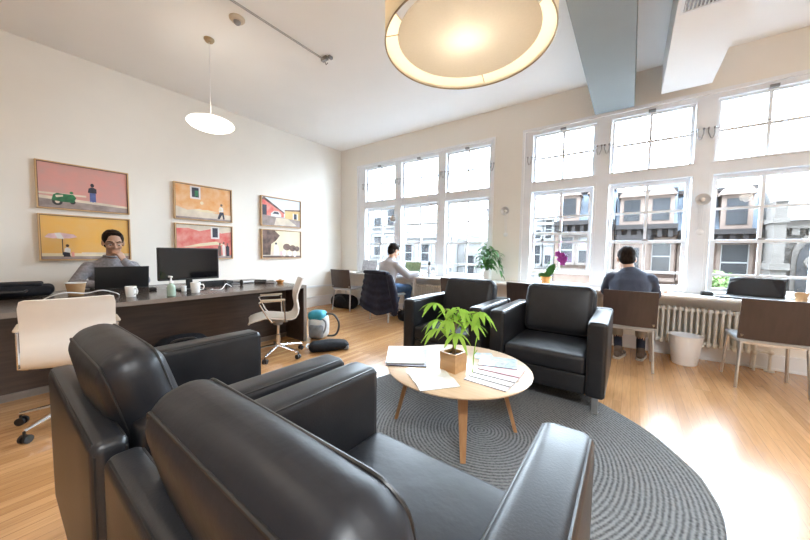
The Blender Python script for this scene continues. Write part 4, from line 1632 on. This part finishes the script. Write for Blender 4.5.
f.V = [(x, min(y, .17), z) for x, y, z in f.V]
b.build('stems', 'leafd', t)
f.build('foliage', 'leafd', t)
# orchid
t = thing('potted_orchid', 'purple orchid in an orange pot on the ledge at the window', 'plant', (4.50, -.18, ZL))
t.scale = (1.2, 1.2, 1.2)
MB().lathe([(0, 0), (.042, 0), (.048, .01), (.06, .085), (.064, .09), (.064, .1), (.056, .1), (.052, .085), (0, .08)], n=32).build('pot', 'orange', t)
MB().lathe([(0, .082), (.05, .082), (.048, .09), (0, .092)], n=20).build('soil', 'soil', t)
f = MB()
f.leaf((-.01, 0, .09), (-.75, -.3, .7), (0, -1, .3), .10, .07, droop=.25, seg=6)
f.leaf((.0, 0, .09), (.45, -.1, .9), (.2, -1, .2), .20, .085, droop=.06, seg=6)
f.leaf((.01, 0, .09), (.2, .6, .7), (0, 0, 1), .12, .06, droop=.3)
f.leaf((-.01, .0, .09), (-.3, .5, .8), (0, 0, 1), .11, .06, droop=.3)
f.build('leaves', 'leafd', t)
MB().tube([(0, 0, .09), (-.02, -.01, .17), (.02, -.01, .26), (.10, -.015, .35), (.16, -.02, .37), (.20, -.02, .34)], .0035, 6).build('stem', 'leafd', t)
rnd = random.Random(2)
for k, p in enumerate(((.125, -.03, .37), (.165, -.035, .355), (.15, -.03, .31), (.19, -.03, .32), (.175, -.03, .275))):
    f = MB()
    for i in range(5):
        a = 2 * PI * i / 5 + k
        f.leaf(p, (math.cos(a), -.35, math.sin(a)), (0, -1, .1), .042, .036, droop=.05, seg=4)
    f.ball(Vector(p) + Vector((0, -.012, 0)), .008, n=8, m=6)
    f.build('flower', 'purple', t)

# ------------------------------------------------------------------ things on the desk
zd = DZ + .0006
# laptop of the man behind the desk: lid towards us
laptop('black laptop on the desk, its lid hiding the chest of the man behind it', .80, -4.02, zd, R(-90), .45, .28, R(9), 'black', 'screenw', h=.24)
# monitor
t = thing('monitor', 'large black monitor standing on the dark desk', 'monitor', (1.50, -3.565, zd), R(90))
b = MB()
b.rbox((0, 0, .29), (.292, .022, .176), .01, n=2, k=3)
b.build('housing', 'black', t)
MB().box(-.278, .278, -.0245, -.0215, .135, .452).build('screen', 'blackgloss', t)
b = MB()
b.rbox((0, .03, .12), (.03, .018, .12), .008, n=1, k=2)
b.build('neck', 'black', t)
b = MB()
b.rbox((0, .0, .008), (.13, .10, .008), .007, n=3, k=2)
b.build('foot', 'black', t)
# mugs
def mug(label, x, y, rz, z=zd, s=1.0):
    t = thing('mug', label, 'mug', (x, y, z), rz, 'white mugs on the desk')
    MB().lathe([(0, 0), (.034 * s, 0), (.036 * s, .004), (.043 * s, .095 * s), (.041 * s, .098 * s), (.038 * s, .095 * s), (.032 * s, .012), (0, .01)], n=32).build('body', 'white', t)
    MB().tube([(.038 * s, 0, .078 * s), (.062 * s, 0, .078 * s), (.070 * s, 0, .055 * s), (.062 * s, 0, .03 * s), (.036 * s, 0, .025 * s)], .006 * s, 8).build('handle', 'white', t)
    return t
mug('white mug on the desk in front of the black laptop', 1.70, -4.115, R(30))
mug('white mug on the desk in front of the monitor', 1.80, -3.62, R(70), s=1.08)
# soap pump
t = thing('soap_dispenser', 'pale green pump bottle with a white pump on the desk by the monitor', 'bottle', (1.90, -3.86, zd))
MB().lathe([(0, 0), (.032, 0), (.035, .005), (.035, .085), (.028, .105), (.014, .115), (.014, .125), (0, .125)], n=28).build('body', 'soap', t)
b = MB()
b.lathe([(0, .124), (.017, .124), (.017, .145), (.008, .148), (.006, .175), (0, .176)], n=18)
b.rbox((-.012, 0, .184), (.034, .011, .008), .005, n=1, k=2)
b.build('pump', 'whitepl', t)
t = thing('small_jar', 'little white jar on the desk between pump bottle and mug', 'jar', (1.60, -3.66, zd))
MB().lathe([(0, 0), (.022, 0), (.024, .004), (.024, .045), (0, .045)], n=20).build('body', 'white', t)
MB().lathe([(0, .044), (.025, .044), (.025, .058), (0, .06)], n=20).build('lid', 'whitepl', t)
# mouse
t = thing('computer_mouse', 'black computer mouse on the desk by the black laptop', 'mouse', (1.30, -3.85, zd), R(80))
MB().rbox((0, 0, .016), (.032, .055, .016), .014, n=3, k=3, bulge=(0, 0, .008)).build('shell', 'black', t)
MB().rbox((0, .03, .036), (.004, .012, .005), .003, n=1, k=2).build('scroll_wheel', 'greymetal', t)
# paper cup
t = thing('paper_cup', 'large brown paper cup with a pale rim behind the white chair back', 'cup', (1.20, -4.41, zd))
MB().lathe([(0, 0), (.042, 0), (.045, .005), (.058, .105), (.054, .105), (.04, .01), (0, .008)], n=32).build('cup_body', 'kraft', t)
t.scale = (1.2, 1.2, 1.1)
MB().lathe([(.053, .103), (.061, .104), (.062, .110), (.054, .111), (.053, .103)], n=32).build('rim', 'paper', t)
# black bag at the far left
t = thing('laptop_bag', 'flat black bag lying on the desk at the left edge', 'bag', (1.02, -4.80, zd + .014), R(84))
MB().rbox((0, 0, .045), (.26, .17, .042), .03, n=6, k=3, bulge=(.01, .01, .016)).build('bag_body', 'blackcloth', t)
MB().rbox((.03, -.01, .098), (.17, .12, .02), .018, n=5, k=3, bulge=(0, 0, .006)).build('front_pocket', 'blackcloth', t)
MB().tube([(-.16, -.15, .06), (-.14, -.21, .05), (-.02, -.24, .055), (.1, -.21, .05), (.12, -.15, .06)], .011, 8).build('handle', 'black', t)
# white cables
def cable(label, pts, m='whitepl', r=.0045):
    P = [Vector(p) for p in pts]
    Q = []
    for i in range(len(P) - 1):
        p0, p1, p2, p3 = P[max(i - 1, 0)], P[i], P[i + 1], P[min(i + 2, len(P) - 1)]
        for s in range(6):
            u = s / 6
            Q.append(.5 * ((2 * p1) + (p2 - p0) * u + (2 * p0 - 5 * p1 + 4 * p2 - p3) * u * u + (3 * p1 - p0 - 3 * p2 + p3) * u ** 3))
    Q.append(P[-1])
    o = P[0].copy()
    b = MB()
    b.tube([q - o for q in Q], r, 8)
    return tag(b.build('cable', m, loc=o), label, 'cable')
zc = zd + .005
cable('white cable looping over the desk behind the white chair back', [(1.55, -4.66, zc), (1.62, -4.6, zc + .045), (1.66, -4.52, zc + .07), (1.62, -4.40, zc + .05), (1.66, -4.30, zc + .07), (1.60, -4.2, zc + .03), (1.5, -4.16, zc)])
cable('white cable curling on the desk right of the mug by the monitor', [(1.66, -3.40, zc), (1.72, -3.44, zc), (1.76, -3.36, zc), (1.66, -3.28, zc + .02), (1.58, -3.22, zc + .04), (1.56, -3.15, zc)])
cable('thin white cable from the black laptop across the desk', [(.98, -3.80, zc), (1.1, -3.70, zc + .02), (1.25, -3.68, zc), (1.35, -3.74, zc)], r=.0035)
# tray with papers and odds and ends
t = thing('document_tray', 'low black tray with papers on the desk behind the monitor', 'tray', (1.16, -3.16, zd), R(90))
b = MB()
b.box(-.16, .16, -.11, .11, 0, .004)
b.box(-.16, .16, -.11, -.105, .004, .045)
b.box(-.16, .16, .105, .11, .004, .045)
b.box(-.16, -.155, -.105, .105, .004, .045)
b.box(.155, .16, -.105, .105, .004, .045)
b.build('tray_body', 'black', t)
MB().box(-.14, .14, -.095, .095, .004, .02).build('paper_stack', 'paper', t)
t = thing('headphones', 'black headphones lying on the desk right of the monitor', 'headphones', (1.42, -3.06, zd), R(70))
MB().tube([(.085 * math.cos(R(a)), .085 * math.sin(R(a)), .035) for a in range(0, 181, 15)], .008, 8).build('headband', 'black', t)
for sx in (-1, 1):
    MB().rbox((sx * .085, -.01, .036), (.018, .036, .036), .016, n=2, k=3).build('ear_cup', 'black', t)
t = thing('keyboard', 'flat grey keyboard on the desk right of the headphones', 'keyboard', (1.22, -2.82, zd), R(88))
MB().rbox((0, 0, .008), (.20, .065, .008), .005, n=2, k=2).build('case', 'greymetal', t)
b = MB()
for r_ in range(5):
    for c_ in range(15):
        b.box(-.187 + c_ * .025, -.187 + c_ * .025 + .021, -.055 + r_ * .022, -.055 + r_ * .022 + .018, .0155, .020)
b.build('keys', 'whitepl', t)
t = thing('glasses_case', 'dark glasses case on the desk near its right end', 'case', (1.40, -2.70, zd), R(60))
MB().rbox((0, 0, .024), (.08, .035, .024), .02, n=3, k=3).build('case_body', 'black', t)
MB().box(-.08, .08, -.0355, -.034, .022, .026).build('seam', 'greymetal', t)
t = thing('stapler', 'small grey stapler on the desk near the glasses case', 'stapler', (1.50, -2.62, zd), R(30))
MB().rbox((0, 0, .006), (.065, .017, .006), .004, n=2, k=2).build('base', 'greymetal', t)
o = MB().rbox((0, 0, .035), (.062, .014, .011), .008, n=2, k=2, rot=(0, R(-8), 0)).build('arm', 'silver', t)
MB().rbox((-.055, 0, .02), (.012, .012, .014), .004, n=1, k=2).build('hinge', 'greymetal', t)
t = thing('wooden_bowl', 'little orange wooden bowl on the right end of the desk', 'bowl', (1.56, -2.51, zd))
MB().lathe([(0, 0), (.03, 0), (.034, .004), (.058, .036), (.054, .038), (.03, .012), (0, .01)], n=28).build('bowl_body', 'orange', t)
MB().ball((.008, 0, .034), (.03, .026, .02)).build('contents', 'kraft', t)

# ------------------------------------------------------------------ bags on the floor
t = thing('backpack', 'teal and white backpack on the floor at the right end of the desk', 'backpack', (2.02, -2.215, 0), R(25))
MB().rbox((0, 0, .17), (.12, .10, .17), .07, n=6, k=4, bulge=(.02, .03, .02)).build('bag_body', 'whitefab', t)
MB().rbox((0, -.03, .315), (.115, .10, .055), .05, n=4, k=4, bulge=(0, 0, .02)).build('top_flap', 'teal', t)
MB().rbox((.02, -.115, .11), (.10, .04, .09), .035, n=4, k=3, bulge=(0, .02, 0)).build('front_pocket', 'greyfab', t)
MB().strap([(.10, .0, .33), (.20, .02, .33), (.275, .02, .25), (.285, .02, .15), (.24, .01, .05), (.13, 0, .03)], .014, 8).build('shoulder_strap', 'black', t)
MB().strap([(.08, -.10, .30), (.15, -.10, .24), (.14, -.10, .14), (.09, -.10, .06)], .012, 8).build('shoulder_strap', 'greyfab', t)
t = thing('cushion_bag', 'limp black bag lying flat on the floor beside the swivel chair', 'bag', (2.54, -2.47, 0), R(52))
b = MB()
b.rbox((0, 0, .05), (.22, .11, .045), .04, n=8, k=4, bulge=(.02, .015, .025))
for i, (x, y, z) in enumerate(b.V):
    b.V[i] = (x, y + .02 * math.sin(x * 9), max(.002, z - .06 * max(0, x) * (z / .1)))
b.build('bag_body', 'blackcloth', t)
MB().rbox((.20, 0, .03), (.035, .09, .025), .02, n=3, k=3).build('end_panel', 'greyfab', t)
MB().strap([(-.2, .02, .05), (-.25, .03, .07), (-.26, -.03, .05), (-.2, -.04, .045)], .009, 8).build('loop', 'whitefab', t)
t = thing('duffel_bag', 'black duffel bag on the floor in the far left corner by the chair', 'bag', (.62, -.46, 0), R(9))
b = MB()
b.rbox((0, 0, .135), (.30, .125, .13), .11, n=8, k=5, bulge=(.03, .02, .03))
b.build('bag_body', 'blackcloth', t)
MB().strap([(-.15, -.13, .16), (-.1, -.15, .24), (.0, -.14, .28), (.1, -.15, .24), (.14, -.13, .15)], .012, 8).build('handle', 'black', t)
MB().rbox((.14, -.125, .11), (.09, .025, .06), .025, n=3, k=3).build('side_pocket', 'blackcloth', t)
t = thing('shoulder_bag', 'small black bag slumped on the floor under the man in the pale shirt', 'bag', (2.30, -.62, 0), R(-20))
MB().rbox((0, 0, .085), (.10, .075, .083), .05, n=5, k=4, bulge=(.015, .015, .01)).build('bag_body', 'blackcloth', t)
MB().strap([(-.08, -.05, .12), (-.05, -.08, .20), (.05, -.07, .19), (.08, -.05, .11)], .008, 8).build('strap', 'black', t)
t = thing('tote_bag', 'black rounded bag on the floor in front of the desk, behind the left armchair', 'bag', (1.96, -3.80, 0), R(80))
MB().rbox((0, 0, .165), (.22, .10, .165), .085, n=6, k=4, bulge=(.02, .03, .04)).build('bag_body', 'blackcloth', t)
MB().strap([(-.12, -.09, .26), (-.08, -.12, .34), (.08, -.12, .34), (.12, -.09, .26)], .010, 8).build('handle', 'black', t)

# ------------------------------------------------------------------ the street outside
YF = 14.0
def facade_window(b, g, x, z, w, h, y, trim=.12, proud=.06):
    b.box(x - w / 2 - trim, x + w / 2 + trim, y - proud - .05, y, z + h, z + h + trim * 1.6)
    b.box(x - w / 2 - trim * 1.3, x + w / 2 + trim * 1.3, y - proud - .1, y, z - trim, z)
    b.box(x - w / 2 - trim, x - w / 2, y - proud, y, z, z + h)
    b.box(x + w / 2, x + w / 2 + trim, y - proud, y, z, z + h)
    g.append((x, z, w, h))

def building(label, x0, x1, z1, wallm, trimm, wins, y=YF, depth=6, roof=None, cornice=True, rows=()):
    t = thing('building', label, 'building', ((x0 + x1) / 2, y, -7))
    x0, x1 = x0 + .02, x1 - .02
    cx = (x0 + x1) / 2
    L = lambda x: x - cx
    Zl = lambda z: z + 7
    MB().box(L(x0), L(x1), 0, depth, 0, Zl(z1)).build('wall', wallm, t)
    tb = MB()
    gl = []
    for (x, z, w, h) in wins:
        facade_window(tb, gl, L(x), Zl(z), w, h, 0)
    for z in rows:
        tb.box(L(x0), L(x1), -.12, 0, Zl(z) - .08, Zl(z) + .08)
    if tb.V:
        tb.build('stone_trim', trimm, t)
    for k, (x, z, w, h) in enumerate(gl):
        g = MB()
        g.box(x - w / 2, x + w / 2, -.025, 0, z, z + h)
        o = g.build('window', 'extglass', t)
        f = MB()
        f.box(x - w / 2, x + w / 2, -.05, -.025, z + h * .48, z + h * .52)
        f.box(x - w / 2, x - w / 2 + .03, -.05, -.025, z, z + h)
        f.box(x + w / 2 - .03, x + w / 2, -.05, -.025, z, z + h)
        if k % 2 == 0:
            f.box(x - w / 2 + .05, x + w / 2 - .05, -.04, -.026, z + h * .52, z + h)
        f.build('sash', 'extwhite', o)
    if cornice:
        c = MB()
        c.box(L(x0) + .02, L(x1) - .02, -.55, 0, Zl(z1) - .12, Zl(z1) + .1)
        c.box(L(x0), L(x1), -.28, 0, Zl(z1) - .42, Zl(z1) - .12)
        n = int((x1 - x0) / .38)
        for i in range(n):
            x = L(x0) + .19 + i * .38
            c.box(x - .08, x + .08, -.48, 0, Zl(z1) - .5, Zl(z1) - .12)
        c.build('cornice', 'cornice', t)
    if roof:
        rh, dormers = roof
        m = MB()
        a, d = L(x0), L(x1)
        m.add([(a, 0, Zl(z1) + .1), (d, 0, Zl(z1) + .1), (d, depth, Zl(z1) + .1), (a, depth, Zl(z1) + .1),
               (a, .8, Zl(z1) + rh), (d, .8, Zl(z1) + rh), (d, depth, Zl(z1) + rh), (a, depth, Zl(z1) + rh)],
              [(0, 1, 5, 4), (1, 2, 6, 5), (2, 3, 7, 6), (3, 0, 4, 7), (4, 5, 6, 7)])
        o = m.build('mansard_roof', 'slate', t)
        k = MB()
        k.box(a, d, .6, .95, Zl(z1) + rh - .04, Zl(z1) + rh + .14)
        k.build('roof_curb', 'cornice', o)
        for dx in dormers:
            k = MB()
            x = L(dx)
            zb_ = Zl(z1) + .1
            k.box(x - .48, x + .48, -.08, 1.2, zb_, zb_ + rh * .78)
            k.prism([(x - .56, zb_ + rh * .78), (x + .56, zb_ + rh * .78), (x + .4, zb_ + rh * .93), (x, zb_ + rh * 1.0), (x - .4, zb_ + rh * .93)], -.22, 1.2, axis='y')
            do = k.build('dormer', 'brown2', t)
            k = MB()
            k.box(x - .32, x + .32, -.1, -.08, zb_ + .2, zb_ + rh * .70)
            k.build('dormer_window', 'extglass', do)
    return t
# far left: pale blocks
building('tall white building beyond the leftmost window', -22, -8.9, 5.2, 'stone_white', 'stone_pale',
         [(x, z, .8, 1.5) for x in (-14.2, -12.5, -11.2, -9.8) for z in (-1.6, .9, 3.2)], cornice=False, rows=(2.75, .35, 4.95))
building('low pale building with a railed roof terrace beyond the second window', -8.9, -4.4, 2.55, 'stone_white', 'stone_pale',
         [(x, z, .7, 1.2) for x in (-8.1, -6.6, -5.2) for z in (-1.7, .55)], cornice=False, rows=(2.3, .2))
building('pale ribbed building beyond the third window', -4.4, -.9, 2.2, 'stone_white', 'stone_pale',
         [(x, z, .75, 1.3) for x in (-3.5, -1.9) for z in (-2.4, -.3)], cornice=False, y=YF + .8, depth=2, rows=(2.0, .4))
building('narrow blue grey rooftop house beyond the third window', -3.1, -.95, 4.3, 'canvas', 'stone_white',
         [(-1.9, 2.5, .7, .9)], cornice=True, y=YF + 3, rows=())
# railing on the terrace
t = thing('terrace_railing', 'dark rooftop railing on the low pale building', 'railing', (-6.65, 14.0, 2.55))
b = MB()
b.box(-2.2, 2.2, -.02, .02, .85, .9)
b.box(-2.2, 2.2, -.02, .02, .1, .14)
for i in range(23):
    b.box(-2.2 + i * .2 - .012, -2.2 + i * .2 + .012, -.012, .012, 0, .88)
b.build('rails', 'cornice', t)
# facing the right group
building('low cream stone house beyond the orchid window', -.9, 2.0, 2.95, 'stone_cream', 'stone_pale',
         [(x, z, .38, 1.05) for x in (-.2, .45, 1.08, 1.65) for z in (-1.1, .62, 2.05)] , cornice=False, rows=(2.0, .45, 2.9))
building('pale brownstone house with a slate mansard beyond the orchid window', 2.0, 4.75, 2.85, 'brown2', 'stone_cream',
         [(x, z, .62, 1.35) for x in (2.62, 4.1) for z in (-2.2, .75)] + [(3.4, .75, .45, 1.35)], roof=(1.75, (2.68, 4.05)), y=YF - .15, rows=(.35, -.5))
bh = building('brownstone house with two dormers beyond the man in blue', 4.75, 7.15, 2.55, 'brown1', 'brown2',
         [(x, z, .7, 1.4) for x in (5.5, 6.6) for z in (-2.0, .45)], roof=(1.75, (5.4, 6.5)), y=YF, rows=(.05,))
building('brownstone house with a slate mansard beyond the big black laptop', 7.15, 9.75, 2.25, 'brown1', 'brown2',
         [(x, z, .85, 1.55) for x in (7.75, 9.05) for z in (-2.0, .15)], roof=(1.9, (7.88, 9.02)), y=YF + .2, rows=(-.2,))
# bay on the brownstone
# rounded bay front of the brownstone with its own cornice
b = MB()
b.prism([(-1.2, 0), (.25, 0), (.0, -.6), (-.95, -.6)], 0, 8.9)
b.build('bay_front', 'brown2', bh)
b = MB()
b.prism([(-1.2, 0), (.4, 0), (.1, -.75), (-1.05, -.75)], 8.9, 9.15)
b.build('bay_cornice', 'cornice', bh)
for z in (5.3, 7.3):
    MB().box(-.78, -.18, -.63, -.6, z, z + 1.25).build('bay_window', 'extglass', bh)
# chimneys / roof plant
t = thing('roof_unit', 'blue grey rooftop plant box seen through the middle transom', 'roof unit', (7.3, 19.0, 4.0))
MB().box(-1.1, 1.1, 0, 2, 0, 2.35).build('housing', 'canvas', t)
MB().box(-1.0, 1.0, -.03, 0, .9, 2.2).build('louvre', 'slate', t)
# church
t = thing('church', 'grey rubble stone church with a buttress and a dark arched window at far right', 'church', (12.8, YF - .4, -7))
MB().box(-2.55, 6, 0, 8, 0, 9.6).build('wall', 'rubble', t)
b = MB()
b.add([(-2.8, -.35, 9.6), (6.2, -.35, 9.6), (6.2, 4, 13.2), (-2.8, 4, 13.2), (-2.8, 8, 9.6), (6.2, 8, 9.6)], [(0, 1, 2, 3), (3, 2, 5, 4), (0, 3, 4), (1, 5, 2)])
b.build('roof', 'stone_pale', t)
b = MB()
b.box(-2.55, 6, -.2, 0, 9.3, 9.65)
for i in range(20):
    b.box(-2.4 + i * .42, -2.2 + i * .42, -.16, 0, 9.05, 9.3)
b.build('corbel_table', 'ashlar', t)
b = MB()
b.box(-3.0, -2.6, -.7, .4, 0, 7.9)
b.box(-2.96, -2.64, -.55, .4, 7.9, 10.3)
b.box(-3.06, -2.54, -.78, .4, 7.7, 7.95)
b.box(-3.02, -2.58, -.62, .4, 9.5, 9.7)
b.add([(-2.98, -.6, 10.3), (-2.62, -.6, 10.3), (-2.62, .1, 10.3), (-2.98, .1, 10.3), (-2.8, -.25, 11.6)], [(0, 1, 4), (1, 2, 4), (2, 3, 4), (3, 0, 4)])
b.build('buttress', 'ashlar', t)
arch = [(-2.22, 4.2), (-1.42, 4.2), (-1.42, 8.0)] + [(-1.82 + .4 * math.cos(R(a)), 8.0 + .8 * math.sin(R(a))) for a in range(15, 180, 15)] + [(-2.22, 8.0)]
b = MB()
b.prism([( -1.82 + (u + 1.82) * 1.32, 4.2 + (v - 4.2) * 1.06) for u, v in arch], -.14, 0, axis='y')
b.build('arch_surround', 'ashlar', t)
b = MB()
b.prism(arch, -.19, -.14, axis='y')
o = b.build('arched_window', 'extglass', t)
b = MB()
b.tube([(-1.82 + .2 * math.cos(R(a)), -.2, 8.0 + .2 * math.sin(R(a))) for a in range(0, 360, 20)], .05, 6, closed=True)
b.tube([(-1.82, -.2, 4.3), (-1.82, -.2, 7.7)], .05, 6)
b.build('tracery', 'ashlar', o)
# trees in the street
def tree(label, x, y, z0, h, r, seed, n=900):
    t = thing('street_tree', label, 'tree', (x, y, -7), 0, 'young green trees across the street')
    rnd = random.Random(seed)
    b = MB()
    b.tube([(0, 0, 0), (.05, 0, (z0 + 7) * .6), (0, 0, z0 + 7 + h * .6)], [.12, .09, .03], 8)
    b.build('trunk', 'trunk', t)
    f = MB()
    for i in range(n):
        a, e = rnd.uniform(0, 2 * PI), rnd.uniform(-1, 1)
        q = rnd.uniform(.25, 1) ** .5
        c = Vector((r * q * math.cos(a) * math.sqrt(1 - e * e), r * .8 * q * math.sin(a) * math.sqrt(1 - e * e), z0 + 7 + h / 2 + h / 2 * e * q))
        d = Vector((rnd.uniform(-1, 1), rnd.uniform(-1, 1), rnd.uniform(-.8, .6)))
        f.leaf(c, d, (rnd.uniform(-1, 1), rnd.uniform(-1, 1), 1), rnd.uniform(.12, .2), rnd.uniform(.08, .13), seg=2)
    f.build('foliage', 'foliage', t)
tree('bright green young tree beyond the window, left of the big black laptop', 8.05, 11.2, -1.2, 1.9, .95, 1)
tree('small green tree beyond the man in blue', 6.45, 11.0, -1.8, 1.3, .5, 2, 500)
tree('green treetop beyond the big black laptop, beside the church buttress', 9.6, 11.6, -1.3, 1.35, .6, 3, 500)
t = thing('street', 'grey asphalt street far below the windows', 'street', (0, 0, -7.01))
MB().box(-40, 40, 1.5, 30, -.3, 0).build('roadway', 'asphalt', t)

# more saucer pendants and a drum lamp further back in the room, behind the viewer
saucer('white saucer pendant lamp over the near end of the dark desk, behind the viewer', 1.7, -6.4, 2.60)
saucer('white saucer pendant lamp near the right-hand wall, behind the viewer', 7.4, -4.6, 2.60)

def ceiling_fill_panel(label, x, y, energy, color):  # unseen panels, added as fill to brighten the room and the window wall
    t = thing('ceiling_fill', label, 'lamp', (x, y, H), 0, 'added ceiling fill panels behind the viewer')
    f = MB()
    for (x0, x1, y0, y1) in ((-.62, .62, -.32, -.30), (-.62, .62, .30, .32), (-.62, -.60, -.30, .30), (.60, .62, -.30, .30)):
        f.box(x0, x1, y0, y1, -.07, -.001)
    f.build('housing', 'trimw', t)
    MB().box(-.60, .60, -.30, .30, -.05, -.044).build('diffuser', 'opal', t)
    l = bpy.data.lights.new('ceiling_fill_light', 'AREA')
    l.shape = 'RECTANGLE'
    l.size, l.size_y = 1.2, .6
    l.energy = energy
    l.color = color
    o = bpy.data.objects.new('ceiling_fill_light', l)
    COL.objects.link(o)
    o.location = (x, y, H - .075)
    return t
ceiling_fill_panel('added warm ceiling fill panel behind the viewer, over the left side of the room', 3.0, -5.5, 10, (1, .9, .78))
ceiling_fill_panel('added cool ceiling fill panel behind the viewer, over the right side of the room', 6.6, -5.6, 150, (.90, .96, 1.0))

# ------------------------------------------------------------------ daylight, world, camera
for k, (a, d) in enumerate(((LG0, LG1), (RG0, RG1))):
    l = bpy.data.lights.new('daylight_portal', 'AREA')
    l.shape = 'RECTANGLE'
    l.size = d - a
    l.size_y = ZH - ZS
    l.cycles.is_portal = True
    o = bpy.data.objects.new('daylight_portal', l)
    COL.objects.link(o)
    o.location = ((a + d) / 2, .28, (ZH + ZS) / 2)
    o.rotation_euler = (R(-90), 0, 0)

wd = bpy.data.worlds.new('overcast')
scene.world = wd
wd.use_nodes = True
bg = wd.node_tree.nodes['Background']
bg.inputs['Color'].default_value = (.77, .895, 1.0, 1)
bg.inputs['Strength'].default_value = 27

cd = bpy.data.cameras.new('camera')
cd.sensor_width = 36
cd.lens = 36 * 306.874 / 810
cd.clip_start = .02
cam = bpy.data.objects.new('camera', cd)
COL.objects.link(cam)
yaw, pit, rol = -0.63328462, 0.05898748, 0.01338616
cy, sy = math.cos(yaw), math.sin(yaw)
fw = Vector((sy * math.cos(pit), cy * math.cos(pit), -math.sin(pit)))
rt = Vector((cy, -sy, 0))
up = rt.cross(fw)
r2 = rt * math.cos(rol) + up * math.sin(rol)
u2 = -rt * math.sin(rol) + up * math.cos(rol)
m = Matrix((r2, u2, -fw)).transposed().to_4x4()
m.translation = (5.46, -4.90, 1.20)
cam.matrix_world = m
scene.camera = cam

vs = scene.view_settings
vs.view_transform = 'Standard'
vs.look = 'None'
vs.exposure = 0.56
vs.gamma = 1
vs.use_curve_mapping = False
cyc = scene.cycles
cyc.use_denoising = True
cyc.max_bounces = 10
cyc.diffuse_bounces = 6
cyc.transparent_max_bounces = 12
cyc.sample_clamp_indirect = 8
cyc.caustics_reflective = False
cyc.caustics_refractive = False
